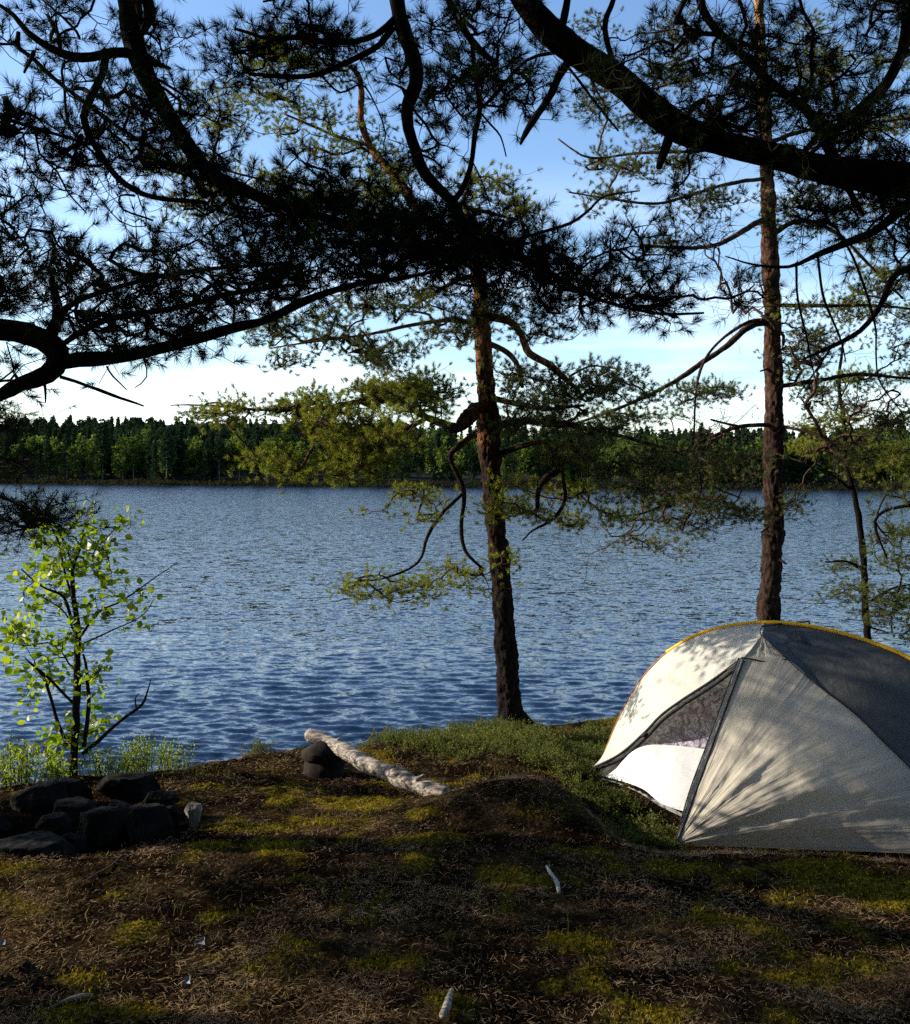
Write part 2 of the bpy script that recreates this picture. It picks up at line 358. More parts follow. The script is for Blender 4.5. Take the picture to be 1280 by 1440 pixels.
ds = N.new('ShaderNodeSeparateXYZ'); K.new(gm.outputs['Position'], ds.inputs[0])
op_ = N.new('ShaderNodeMapRange'); op_.inputs[1].default_value = 12; op_.inputs[2].default_value = 60; op_.inputs[3].default_value = .60; op_.inputs[4].default_value = 1.0; K.new(ds.outputs['Y'], op_.inputs[0])
sla = vm('MULTIPLY', vm('SUBTRACT', na.outputs['Color'], (.5, .5, .5)), (.8, 1.0, 0)); slb = vm('MULTIPLY', vm('SUBTRACT', nb.outputs['Color'], (.5, .5, .5)), (.95, 1.4, 0))
sc_ = N.new('ShaderNodeVectorMath'); sc_.operation = 'SCALE'; K.new(vm('ADD', sla, slb), sc_.inputs[0]); K.new(op_.outputs[0], sc_.inputs['Scale'])
nn_ = vm('NORMALIZE', vm('ADD', gm.outputs['Normal'], sc_.outputs[0]), None)
bs = N.new('ShaderNodeBsdfPrincipled'); bs.inputs['Base Color'].default_value = (.006, .018, .044, 1); bs.inputs['Roughness'].default_value = .08; bs.inputs['IOR'].default_value = 1.333
K.new(nn_, bs.inputs['Normal']); out(t, bs.outputs[0])
tag(g.build('water', m, smooth=True), kind='structure')

# ------------------------------------------------------------------ far shore
def hill_z(x, y):
    d = y-y_far(x)
    return np.where(d < 0, np.maximum(-1.5, .25*d), .35*sstep(0, 3, d)+np.clip(d-8, 0, 400)*(.10-.06*sstep(-110, 60, x))+1.5*fbm(np.stack([x, y], -1)*.012, 3, 6)*sstep(5, 40, d))
xs = np.arange(-420, 421, 6.0); ys = np.arange(120, 640, 4.0)
X, Y = np.meshgrid(xs, ys); g = Geo(); idx = np.arange(X.size).reshape(X.shape)
g.add(np.stack([X, Y, hill_z(X, Y)], -1), np.stack([idx[:-1, :-1], idx[:-1, 1:], idx[1:, 1:], idx[1:, :-1]], -1).reshape(-1, 4))
M_shore = plain_mat('shore_ground', (.003, .004, .003), (.010, .011, .006), .6, .95)
tag(g.build('hills', M_shore, smooth=True), kind='structure')

def tri_cloud(rng, C, size, flat=.6):
    n = len(C); a_ = unit(rng.normal(size=(n, 3))*np.array([1, 1, flat])); b_ = unit(np.cross(a_, rng.normal(size=(n, 3))))
    s_ = (size*rng.uniform(.6, 1.4, n))[:, None]
    V = np.stack([C-a_*s_*.5, C+a_*s_*.5+b_*s_*.15, C+b_*s_*.9], 1).reshape(-1, 3)
    return V, np.arange(n*3).reshape(-1, 3)
def conifer_cloud(rng, h, n, pine=False):
    if pine:
        t_ = rng.beta(2.2, 1.6, n)*.72+.28; rr = h*.17*np.sqrt(np.clip(1-((t_-.6)/.42)**2, .02, 1))
    else:
        t_ = 1-rng.beta(1.3, 1.5, n)*.93; rr = h*.19*(1-t_)**.8+.12
    lay = np.round(t_*16)/16; t_ = t_*.45+lay*.55
    th_ = rng.rand(n)*6.28; lob = .72+.28*np.sin(th_*5+lay*40)+.22*vnoise(np.stack([th_*1.2, t_*9, 0*t_], -1), rng.randint(99))
    r_ = rr*lob*rng.uniform(.35, 1, n)**.6
    return np.stack([r_*np.cos(th_), r_*np.sin(th_), t_*h-r_*.25], -1)
def birch_cloud(rng, h, n):
    k = 16; t_ = rng.uniform(.25, .95, k); rr = h*.15*np.sqrt(np.clip(1-((t_-.5)/.52)**2, .05, 1)); th_ = rng.rand(k)*6.28
    C = np.stack([rr*np.cos(th_)*rng.uniform(.3, 1, k), rr*np.sin(th_)*rng.uniform(.3, 1, k), t_*h], -1)
    i = rng.randint(0, k, n); return C[i]+rng.normal(size=(n, 3))*h*np.array([.05, .05, .055])
M_far_con = leaf_mat('far_conifer_foliage', (.007, .015, .009), (.015, .028, .014), (.032, .048, .020), .2, .0, nscale=.25)
M_far_bir = leaf_mat('far_birch_foliage', (.028, .045, .013), (.062, .088, .022), (.12, .15, .035), .35, .0, nscale=.25)
M_far_trunk = plain_mat('far_trunk_bark', (.10, .085, .07), (.25, .22, .19), 3)
protos = []
rng = np.random.RandomState(12)
for kind in ('spruce', 'pine', 'birch', 'birch', 'spruce', 'birch'):
    h = 13.5 if kind != 'birch' else 11.5
    C = conifer_cloud(rng, h, 2200, kind == 'pine') if kind != 'birch' else birch_cloud(rng, h, 1900)
    V, T3 = tri_cloud(rng, C, .42 if kind != 'birch' else .38)
    protos.append((kind, h, V, T3, C))
shore_spots = []
x = -175.0
while x < 150:
    x += rng.uniform(2.2, 4.6)*(1.25 if x < 0 else 1); shore_spots.append(x)
lab = {'spruce': 'dark spruce with a pointed top at the front of the far wood across the lake', 'pine': 'dark pine with a rounded crown at the front of the far wood across the lake',
       'birch': 'light green birch at the front of the far wood across the lake'}
made = {}
for i, x in enumerate(shore_spots):
    u_ = vnoise(np.array([[x*.06, 0.5, 0]]), 77)[0]
    q = rng.rand(); kind = 'birch' if q < .42+.35*u_ else ('spruce' if q < .8 else 'pine')
    cand = [j for j in range(6) if protos[j][0] == kind]; j = cand[rng.randint(len(cand))]
    y = float(y_far(np.array([x]))[0])+rng.uniform(5, 17); z = float(hill_z(np.array([x]), np.array([y]))[0])
    s = rng.uniform(.62, 1.25)*(1.0 if x < 0 else .86)
    if j not in made:
        o = thing(protos[j][0]+'_tree', (0, 0, 0), lab[kind], 'tree', 'trees along the front of the far wood')
        gg = Geo(); gg.add(*tube_arr(np.array([[0, 0, -.4], [.05, 0, protos[j][1]*.5], [0, 0, protos[j][1]*.93]]), [.16, .11, .03], 5)); gg.build('trunk', M_far_trunk, o)
        gg = Geo(); gg.add(protos[j][2], protos[j][3]); gg.build('crown', M_far_bir if kind == 'birch' else M_far_con, o)
        made[j] = o
    else:
        o = made[j].copy(); COL.objects.link(o)
        for ch in made[j].children:
            c = ch.copy(); COL.objects.link(c); c.parent = o
    o.location = (x, y, z); o.rotation_euler = (0, 0, rng.rand()*6.28); o.scale = (s, s, s*rng.uniform(.9, 1.1))
def mass(name, label, kinds, n, seed, dmin, dmax, mt, sc):
    rng = np.random.RandomState(seed); gg = Geo(); js = [j for j in range(6) if protos[j][0] in kinds]
    for i in range(n):
        x = rng.uniform(-240, 210); d = rng.uniform(dmin, dmax); y = float(y_far(np.array([x]))[0])+d
        if vnoise(np.array([[x*.03, d*.03, 1]]), seed)[0]*.5+.5 < rng.rand()*.7: continue
        j = js[rng.randint(len(js))]; kd, h, V, T3, C = protos[j]; sub = rng.choice(len(C), 560, replace=False); s = rng.uniform(.78, 1.12)*sc
        Vv, Tt = tri_cloud(rng, C[sub], .85, .5)
        a_ = rng.rand()*6.28; ca, sa = math.cos(a_), math.sin(a_); Vv = Vv@np.array([[ca, sa, 0], [-sa, ca, 0], [0, 0, 1]])*s
        gg.add(Vv+np.array([x, y, float(hill_z(np.array([x]), np.array([y]))[0])]), Tt)
    tag(gg.build(name, mt), label, 'forest', kind='stuff')
mass('far_conifer_wood', 'dark conifer wood covering the low hill across the lake', ('spruce', 'pine'), 2100, 3, 9, 120, M_far_con, 1.0)
mass('far_birch_wood', 'light green birches mixed through the wood across the lake', ('birch',), 520, 5, 8, 48, M_far_bir, .95)
# reeds and bushes on the far waterline
rng = np.random.RandomState(6); n = 14000; x = rng.uniform(-200, 190, n); y = y_far(x)+rng.uniform(-1.5, 7, n)
C = np.stack([x, y, np.maximum(hill_z(x, y), 0)+rng.uniform(0, 1.2, n)*(.6+.8*vnoise(np.stack([x*.15, 0*x], -1), 2)**2)], -1)
g = Geo(); g.add(*tri_cloud(rng, C, .7, .9)); M_reed = leaf_mat('reed_blades', (.006, .008, .005), (.014, .015, .008), (.030, .028, .014), .3, 0, nscale=.3)
tag(g.build('reeds', M_reed), 'low reeds and bushes along the far waterline', 'reeds', kind='stuff')

# ------------------------------------------------------------------ pine growing
def needles(rng, Pn, D, L, n, nl, wd, spread=1.0, droop=0.0):
    """needle triangles on shoots: base Pn, axis D, shoot length L, n needles of length nl"""
    s = len(Pn); D = unit(D)
    a0 = np.where(np.abs(D[:, 2:3]) < .9, np.array([[0, 0, 1.0]]), np.array([[1.0, 0, 0]])); U = unit(np.cross(D, a0)); W = np.cross(D, U)
    Ls = np.broadcast_to(L, (s,))*rng.uniform(.6, 1.25, s)
    t_ = rng.uniform(0.05, 1, (s, n))**.8; ph = rng.rand(s, n)*2*math.pi
    phi = (R_(68)-R_(45)*t_**1.5)*rng.uniform(.75, 1.2, (s, n))*spread
    rad = U[:, None]*np.cos(ph)[..., None]+W[:, None]*np.sin(ph)[..., None]
    nd = D[:, None]*np.cos(phi)[..., None]+rad*np.sin(phi)[..., None]
    b_ = Pn[:, None]+D[:, None]*(t_*Ls[:, None])[..., None]
    ln = nl*rng.uniform(.65, 1.15, (s, n))
    tip = b_+nd*ln[..., None]; tip[..., 2] -= droop*ln
    sd_ = unit(np.cross(nd, rng.normal(size=(s, n, 3))))*wd*.5
    V = np.stack([b_-sd_, b_+sd_, tip], 2).reshape(-1, 3)
    return V, np.arange(s*n*3).reshape(-1, 3)

def blob_targets(rng, blobs):
    """points inside flat ellipsoids given as (px, py, half width, half height, Y, half depth, count), gathered in tufted pads"""
    out_ = []
    for cx, cy, rx, ry, Yc, dY, n in blobs:
        far = Yc > 6; per = 5 if far else 3; sg = .085 if far else .05; m_ = max(1, int(round(n/per)))
        left = n
        for q in range(m_):
            while True:
                u, v, w_ = rng.uniform(-1, 1, 3)
                if u*u+v*v+w_*w_*.6 <= 1: break
            c = P(cx+u*rx, cy+v*ry, Yc+w_*dY)
            k = max(1, int(round(left/(m_-q)))); left -= k
            for _ in range(k): out_.append(c+rng.normal(size=3)*sg*np.array([1.3, 1.3, .42]))
    return np.array(out_)

def grow(rng, base, targets, shoots=9, spread=.10, flat=.5, step=.06, crook=.18, rtip=.0012, up=.3, maxr=.5, back=None, pw=.43):
    """base: (k,4) limb polyline+radius. Returns twig geometry and shoot (pos, dir)"""
    k = len(base); cap_ = k+len(targets)*(shoots*3+40)
    Np = np.zeros((cap_, 3)); Nd = np.zeros((cap_, 3)); Pa = np.full(cap_, -1); Wt = np.zeros(cap_)
    Np[:k] = base[:, :3]; Nd[:k] = unit(np.gradient(base[:, :3], axis=0)); Pa[1:k] = np.arange(k-1)
    n = k; chains = []; SP = []; SD = []
    def attach(c, bend, lim=None):
        nonlocal n
        lo = 0 if lim is None else lim
        V = c-Np[lo:n]; d = np.linalg.norm(V, axis=1)+1e-6
        cost = d*(1-.38*np.sum(V*Nd[lo:n], 1)/d); i = int(np.argmin(cost))+lo; dd = np.linalg.norm(c-Np[i])
        p0, t0 = Np[i], Nd[i]; dr = (c-p0)/max(dd, 1e-6)
        m_ = max(1, int(math.ceil(dd/step)))
        c1 = p0+(t0*.55+dr*.45)*dd*.38+rng.normal(size=3)*dd*bend*.5; c2 = c-(dr+np.array([0, 0, up])+rng.normal(size=3)*.3)*dd*.3
        t_ = (np.arange(1, m_+1)/m_)[:, None]
        pts = (1-t_)**3*p0+3*(1-t_)**2*t_*c1+3*(1-t_)*t_*t_*c2+t_**3*c
        if m_ > 2: pts[:-1] += rng.normal(size=(m_-1, 3))*min(dd*.02, .012)*bend*6
        ids = np.arange(n, n+m_); prev = np.concatenate([[i], ids[:-1]])
        Np[ids] = pts; Nd[ids] = unit(pts-Np[prev]); Pa[ids] = prev; n += m_
        chains.append(np.concatenate([[i], ids])); return ids[-1], i
    bd = np.array([np.min(np.linalg.norm(base[:, :3]-c, axis=1)) for c in targets])
    for ci in np.argsort(bd):
        c = targets[ci]; last, i0 = attach(c, crook); start = n-1
        s0 = max(k, start-4)
        for _ in range(shoots):
            q = c+rng.normal(size=3)*spread*np.array([1, 1, flat])
            e_, i_ = attach(q, crook*.5, s0); dr = Nd[e_]
            SP.append(q-dr*.01); SD.append(unit(dr*.8+np.array([0, 0, up])+rng.normal(size=3)*.25))
            Wt[e_] += 1
    for i in range(n-1, 0, -1):
        if Pa[i] >= 0: Wt[Pa[i]] += Wt[i]
    rad = rtip*np.maximum(Wt[:n], 1)**pw
    br = base[:, 3]
    gg = Geo()
    for ch in chains:
        r = rad[ch].copy(); r[0] = r[1]
        j = ch[0]
        if j < k: r = np.minimum(r, max(br[j]*maxr, rtip))
        sides = 6 if r.max() > .012 else (4 if r.max() > .004 else 3)
        gg.add(*tube_arr(Np[ch], r, sides, cap=False))
    return gg, np.array(SP), np.array(SD)

def bough(tree, limbs, blobs, seed, bark, nmat, label=None, needle=(9, 55, .055, .0017, .07), spread=.10, flat=.5, sides=10, up=.3, crook=.18, rough=.12, rtip=.0014, stubs=(), targets=None, spreadang=1.0, step=.06, pw=.43, twig_m=None, bare=False):
    """one branch of a tree: traced limbs, grown twigs in the same mesh; its needles are a child of it"""
    twig_m = twig_m or (M_twig_dark if bark is M_bark_dark else M_twig)
    rng = np.random.RandomState(seed); L_ = [limb(l, .05) if not isinstance(l, np.ndarray) else l for l in limbs]
    base = np.vstack(L_); tg = blob_targets(rng, blobs) if targets is None else targets
    ns, nn, nl, wd, sl = needle
    gg, SP, SD = grow(rng, base, tg, ns, spread, flat, up=up, crook=crook, rtip=rtip, step=step, pw=pw)
    tw = gg; gg = Geo()
    for j, l in enumerate(L_+[limb(s_, .03) for s_ in stubs]): gg.add(*tube_arr(l[:, :3], l[:, 3], sides if l[:, 3].max() > .008 else 5, rough, seed+j))
    o = gg.build('branch', bark, tree, smooth=True)
    if label: o['label'] = label
    tw.build('twigs', twig_m, o)
    if bare: return o
    ng = Geo(); ng.add(*needles(rng, SP, SD, sl, nn, nl, wd, spreadang)); ng.build('needles', nmat, o)
    return o
def trunk_part(tree, C, bark, seed, n=22, rough=.10, flare=True, name='trunk'):
    C = catmull(np.asarray(C, float), .06)
    r = C[:, 3].copy()
    V, Q, T3 = tube_arr(C[:, :3], r, n, rough, seed)
    gg = Geo(); gg.add(V, Q, T3); return gg

# ---- leaning centre pine
b0 = P(722, 1024, 7.5); b0[2] = float(ground_z(b0[0], b0[1]))
tree = thing('pine_tree', b0, 'leaning lakeside pine with orange upper bark standing left of the tent', 'tree')
tr_pts = [(724, 1045, 7.5, 66), (722, 1024, 7.5, 50), (716, 990, 7.5, 37), (714, 940, 7.5, 33), (708, 860, 7.5, 31), (700, 770, 7.5, 30), (692, 680, 7.48, 31), (687, 600, 7.45, 33), (684, 560, 7.42, 29), (680, 500, 7.4, 25), (678, 440, 7.38, 24), (673, 390, 7.35, 22),
          (664, 340, 7.3, 15), (657, 305, 7.3, 9), (654, 285, 7.3, 4)]
TC = limb(tr_pts, .05); TC = limb(tr_pts, .012); TC[:, 3] *= .93; gg = Geo(); gg.add(*tube_arr(TC[:, :3], TC[:, 3], 56, .22, 1, fq=3.2))
# root flares
for ang, ln in ((2.7, .34), (4.4, .28), (5.6, .30), (0.5, .3), (3.6, .22)):
    e_ = b0+np.array([math.cos(ang)*ln, math.sin(ang)*ln, 0]); e_[2] = float(ground_z(e_[0], e_[1]))-.03
    gg.add(*tube_arr(catmull(np.array([[*(b0+[0, 0, .16]), .055], [*(b0+np.array([math.cos(ang)*.13, math.sin(ang)*.13, .05])), .05], [*e_, .02]]), .04)[:, :3], np.linspace(.06, .018, len(catmull(np.array([[*(b0+[0, 0, .16]), .055], [*(b0+np.array([math.cos(ang)*.13, math.sin(ang)*.13, .05])), .05], [*e_, .02]]), .04))), 8, .2, 3))
# swollen knot where the big left branch leaves
gg.add(*tube_arr(limb([(684, 572, 7.38, 10), (668, 576, 7.3, 19), (656, 588, 7.22, 23), (645, 600, 7.15, 15), (632, 606, 7.1, 7)], .02)[:, :3], limb([(684, 572, 7.38, 10), (668, 576, 7.3, 19), (656, 588, 7.22, 23), (645, 600, 7.15, 15), (632, 606, 7.1, 7)], .02)[:, 3], 14, .35, 5))
gg.build('trunk', M_bark, tree, smooth=True)
NC = (12, 46, .036, .0030, .035)
kw = dict(needle=NC, spread=.075, flat=.5, rtip=.0013, up=.35)
bough(tree, [[(640, 600, 7.15, 12), (600, 588, 7.0, 10), (560, 565, 6.9, 9), (520, 562, 6.9, 8), (470, 572, 6.85, 7), (420, 576, 6.8, 6), (350, 575, 6.8, 4), (290, 570, 6.8, 3), (240, 570, 6.8, 2)],
             [(600, 588, 7.0, 7), (560, 610, 6.8, 6), (520, 640, 6.6, 4), (480, 665, 6.5, 3)]],
      [(300, 578, 75, 14, 6.8, .2, 19), (420, 570, 70, 18, 6.8, .3, 26), (540, 560, 90, 26, 6.9, .5, 55), (520, 600, 80, 26, 6.7, .5, 49), (520, 640, 65, 30, 6.6, .5, 38), (470, 660, 30, 20, 6.6, .3, 10), (610, 545, 50, 22, 7.1, .4, 23), (400, 620, 60, 34, 6.8, .3, 16), (400, 660, 20, 14, 6.8, .2, 4)],
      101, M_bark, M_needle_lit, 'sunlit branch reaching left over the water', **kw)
bough(tree, [[(668, 610, 7.3, 9), (640, 632, 7.2, 9), (632, 645, 7.2, 8), (652, 690, 7.2, 7), (649, 735, 7.2, 6), (655, 775, 7.2, 5), (680, 800, 7.2, 3)],
             [(650, 695, 7.2, 5), (620, 725, 7.1, 5), (600, 755, 7.0, 5), (588, 790, 7.0, 4), (545, 812, 6.9, 3), (490, 820, 6.9, 2)]],
      [(590, 715, 40, 18, 7.1, .25, 9), (520, 822, 38, 10, 6.9, .2, 7), (570, 835, 40, 18, 7.0, .25, 10), (630, 810, 45, 22, 7.1, .25, 12), (680, 790, 15, 10, 7.2, .2, 3), (625, 690, 30, 12, 7.1, .2, 3)],
      102, M_bark, M_needle_lit, 'crooked branch hanging down on the left of the trunk', **kw)
bough(tree, [[(692, 600, 7.45, 12), (740, 592, 7.4, 10), (800, 598, 7.3, 8), (860, 610, 7.2, 6), (920, 625, 7.2, 4), (960, 640, 7.2, 3)],
             [(692, 560, 7.4, 9), (720, 566, 7.3, 8), (770, 575, 7.2, 6), (820, 570, 7.2, 4)]],
      [(760, 590, 60, 28, 7.2, .5, 30), (840, 610, 70, 26, 7.2, .5, 30), (800, 640, 80, 26, 7.2, .5, 26), (900, 650, 60, 34, 7.2, .5, 22), (860, 690, 70, 24, 7.3, .4, 14), (740, 560, 50, 16, 7.3, .4, 12)],
      103, M_bark, M_needle_blue, 'shaded branch spreading right of the trunk', **kw)
bough(tree, [[(697, 640, 7.45, 9), (740, 625, 7.3, 7), (776, 622, 7.2, 8), (790, 645, 7.15, 11), (783, 662, 7.15, 12), (768, 672, 7.1, 10), (758, 690, 7.1, 7), (755, 720, 7.1, 5)], [(790, 655, 7.1, 5), (795, 700, 7.1, 5), (780, 728, 7.1, 5), (750, 745, 7.1, 3), (735, 760, 7.1, 2)]],
      [(735, 740, 40, 34, 7.1, .25, 14), (780, 700, 40, 26, 7.1, .3, 10), (820, 740, 40, 18, 7.2, .3, 7), (720, 690, 20, 20, 7.2, .2, 5), (850, 720, 50, 16, 7.2, .3, 7)],
      104, M_bark, M_needle_lit, 'twisted reddish branch curling below the right side', **kw)
bough(tree, [[(684, 445, 7.4, 12), (716, 452, 7.35, 11), (732, 470, 7.3, 10), (745, 497, 7.3, 10), (775, 515, 7.3, 9), (795, 532, 7.3, 8), (815, 550, 7.2, 5)], [(684, 482, 7.4, 9), (712, 495, 7.4, 8), (728, 515, 7.3, 7), (735, 545, 7.3, 5)], [(800, 530, 7.2, 4), (830, 515, 7.2, 3), (866, 518, 7.2, 2)]],
      [(745, 465, 30, 22, 7.3, .3, 10), (830, 545, 60, 22, 7.2, .4, 26), (760, 540, 50, 26, 7.3, .4, 21), (868, 515, 14, 12, 7.2, .1, 4), (880, 560, 50, 16, 7.2, .3, 12), (720, 430, 30, 18, 7.3, .3, 9)],
      105, M_bark, M_needle_blue, 'dark bent branch rising from the upper trunk to the right', **kw)
bough(tree, [[(678, 460, 7.4, 8), (640, 450, 7.3, 7), (590, 455, 7.1, 5), (520, 470, 7.0, 4), (440, 480, 6.9, 3), (380, 490, 6.9, 2)], [(672, 385, 7.35, 7), (630, 400, 7.2, 6), (580, 430, 7.1, 4)]],
      [(620, 445, 60, 40, 7.2, .5, 31), (540, 490, 60, 34, 7.0, .5, 23), (440, 480, 70, 34, 6.9, .4, 26), (560, 430, 70, 24, 7.1, .4, 18), (380, 500, 30, 20, 6.9, .2, 5), (480, 440, 40, 16, 7, .3, 8)],
      106, M_bark, M_needle_blue, 'high branch reaching left against the pale sky', **kw)
bough(tree, [[(668, 370, 7.35, 10), (625, 330, 7.5, 13), (590, 300, 7.7, 14), (575, 275, 7.8, 14), (550, 240, 7.9, 12), (520, 205, 8.0, 10), (507, 165, 8.0, 9), (508, 125, 8.0, 8), (500, 100, 8.0, 6), (470, 85, 8.0, 4), (430, 80, 8, 3)], [(520, 205, 8, 5), (470, 190, 8, 4), (400, 160, 8, 3)], [(590, 300, 7.7, 6), (520, 300, 7.7, 5), (430, 270, 7.7, 4), (320, 240, 7.7, 3), (260, 220, 7.7, 2)]],
      [(430, 100, 90, 50, 8.0, .6, 39), (400, 160, 50, 24, 8, .5, 16), (480, 200, 70, 40, 8, .6, 30), (440, 250, 110, 50, 7.8, .6, 39), (310, 170, 60, 34, 7.8, .4, 18), (280, 230, 70, 40, 7.8, .4, 21), (270, 300, 80, 40, 7.8, .4, 16), (350, 60, 60, 40, 8, .4, 16), (620, 330, 70, 40, 7.6, .5, 21), (600, 250, 40, 26, 7.8, .4, 9), (290, 140, 14, 20, 7.8, .2, 3), (500, 300, 90, 40, 7.7, .5, 23)],
      107, M_bark, M_needle_lit, 'long crooked upper limb with reddish bark', **kw)
bough(tree, [[(650, 290, 7.3, 6), (690, 300, 7.3, 5), (730, 310, 7.3, 3)], [(650, 290, 7.3, 5), (655, 270, 7.3, 3)]],
      [(700, 300, 40, 30, 7.3, .4, 14), (655, 275, 40, 22, 7.3, .3, 14), (700, 350, 60, 30, 7.3, .4, 14), (740, 400, 40, 30, 7.3, .3, 8)],
      108, M_bark, M_needle_lit, 'bushy top of the crown', **kw)

# ---- straight tall pine behind the tent
b0 = P(1080, 985, 9.6); b0[2] = float(ground_z(b0[0], b0[1]))
tall = thing('pine_tree', b0, 'tall straight pine standing right behind the yellow poled tent', 'tree')
zb = b0[2]; bot = np.array([*(b0-[0, 0, .1]), .19])
tp = limb([(1081, 960, 9.6, 40), (1081, 870, 9.6, 34), (1085, 800, 9.6, 32), (1088, 740, 9.6, 31), (1088, 680, 9.58, 29), (1088, 600, 9.55, 28), (1087, 520, 9.5, 27), (1086, 440, 9.45, 25), (1083, 360, 9.4, 24), (1080, 300, 9.4, 22), (1078, 200, 9.4, 19), (1073, 110, 9.4, 16), (1068, 20, 9.4, 14), (1064, -120, 9.4, 11), (1062, -260, 9.4, 6)], .015); tp[:, 3] *= .90
gg = Geo(); gg.add(*tube_arr(np.vstack([bot[None, :3], tp[:, :3]]), np.concatenate([[.2], tp[:, 3]]), 52, .17, 2, fq=3.0))
for (sx_, sy_, dx_, dy_) in ((1101, 640, 9, 3), (1073, 745, -8, 4), (1104, 790, 8, 3), (1072, 520, -9, 2), (1100, 470, 8, -3), (1070, 400, -7, 3)):
    l_ = limb([(sx_-dx_, sy_-dy_, 9.45, 4), (sx_+dx_*.3, sy_+dy_, 9.4, 2.5)], .01); gg.add(*tube_arr(l_[:, :3], l_[:, 3], 5))
gg.build('trunk', M_bark_tall, tall, smooth=True)
kw = dict(needle=(12, 42, .038, .0034, .036), spread=.09, flat=.45, rtip=.0013, up=.35)
bough(tall, [[(1082, 452, 9.45, 9), (1050, 462, 9.3, 9), (1020, 488, 9.2, 8), (980, 515, 9.1, 8), (940, 542, 9, 6), (890, 566, 8.9, 5), (840, 585, 8.9, 4), (795, 600, 8.9, 2)], [(1082, 450, 9.45, 5), (1050, 454, 9.2, 5), (1010, 482, 9.1, 4), (985, 520, 9.0, 4), (978, 570, 8.9, 3), (975, 625, 8.8, 3)]],
      [(905, 575, 40, 18, 8.9, .3, 10), (1010, 540, 50, 26, 9.1, .3, 12), (960, 560, 40, 20, 9, .3, 8), (850, 590, 40, 14, 8.9, .2, 6), (1050, 545, 24, 20, 9.3, .3, 6)],
      201, M_bark_tall, M_needle_blue, 'bare orange branch sloping down to the left', **kw)
bough(tall, [[(1084, 598, 9.5, 6), (1040, 600, 9.4, 6), (1000, 615, 9.3, 5), (976, 630, 9.2, 5), (965, 665, 9.1, 4), (945, 700, 9.1, 4), (910, 720, 9, 4), (860, 727, 9, 3)], [(975, 630, 9.2, 3), (1000, 680, 9.2, 3), (1040, 700, 9.2, 2)]],
      [(990, 720, 90, 22, 9.1, .4, 31), (960, 690, 70, 26, 9.1, .4, 24), (920, 750, 60, 18, 9, .3, 11), (1020, 650, 50, 36, 9.2, .4, 19), (1060, 730, 20, 20, 9.3, .3, 6), (930, 655, 50, 24, 9.1, .3, 14), (950, 770, 20, 8, 9, .2, 2)],
      202, M_bark_tall, M_needle_blue, 'drooping branch at the height of the far shore', **kw)
bough(tall, [[(1090, 545, 9.5, 7), (1150, 535, 9.5, 6), (1210, 526, 9.5, 5), (1280, 532, 9.5, 4), (1360, 530, 9.5, 3)], [(1092, 598, 9.5, 5), (1150, 612, 9.3, 4), (1185, 640, 9.2, 3), (1200, 670, 9.2, 2)]],
      [(1240, 590, 70, 30, 9.4, .5, 18), (1160, 560, 50, 20, 9.4, .4, 10), (1180, 510, 80, 30, 9.5, .5, 28), (1260, 500, 50, 40, 9.5, .5, 18), (1200, 560, 70, 20, 9.4, .4, 12), (1330, 520, 40, 30, 9.5, .4, 8), (1180, 640, 60, 20, 9.2, .3, 12), (1108, 710, 14, 26, 9.3, .2, 8), (1130, 480, 30, 24, 9.5, .4, 10)],
      203, M_bark_tall, M_needle_blue, 'branches reaching right toward the frame edge', **kw)
bough(tall, [[(1080, 305, 9.4, 9), (1045, 325, 9.2, 8), (1005, 345, 9.1, 6), (960, 348, 9, 5), (900, 345, 9, 3)], [(1078, 250, 9.4, 6), (1010, 262, 9.2, 5), (930, 285, 9.1, 4), (860, 280, 9, 3), (800, 270, 9, 2)], [(1076, 190, 9.4, 6), (1000, 210, 9.2, 5), (900, 215, 9.1, 4), (830, 222, 9, 3), (785, 195, 9, 2)], [(1070, 80, 9.4, 5), (1020, 95, 9.2, 4), (900, 130, 9, 3)]],
      [(810, 225, 30, 22, 9, .3, 7), (860, 235, 50, 26, 9, .4, 12), (840, 272, 50, 14, 9, .4, 6), (930, 225, 60, 36, 9.1, .5, 16), (990, 270, 70, 40, 9.2, .6, 22), (900, 150, 80, 40, 9.1, .6, 16), (800, 150, 40, 22, 9, .4, 7), (900, 40, 90, 50, 9.2, .6, 22), (1000, 140, 70, 60, 9.3, .6, 22), (950, 340, 60, 20, 9, .4, 10), (880, 300, 40, 14, 9, .3, 5)],
      204, M_bark_tall, M_needle_blue, 'sparse upper branches on the left side', **kw)
bough(tall, [[(1084, 330, 9.4, 7), (1130, 310, 9.4, 6), (1180, 330, 9.4, 5), (1230, 380, 9.4, 4), (1270, 420, 9.4, 3)], [(1080, 200, 9.4, 7), (1150, 180, 9.4, 5), (1240, 170, 9.4, 4), (1330, 160, 9.4, 3)], [(1084, 430, 9.45, 6), (1150, 430, 9.4, 5), (1240, 430, 9.4, 4), (1320, 440, 9.4, 3)]],
      [(1130, 290, 50, 30, 9.4, .5, 20), (1200, 310, 60, 30, 9.4, .5, 20), (1240, 380, 60, 40, 9.4, .6, 32), (1180, 420, 60, 40, 9.4, .6, 25), (1300, 440, 60, 60, 9.4, .6, 18), (1200, 200, 90, 50, 9.4, .6, 32), (1120, 120, 60, 70, 9.4, .6, 22), (1220, 60, 90, 60, 9.4, .6, 30), (1130, 460, 40, 20, 9.4, .4, 10)],
      205, M_bark_tall, M_needle_lit, 'upper branches on the right side', **kw)
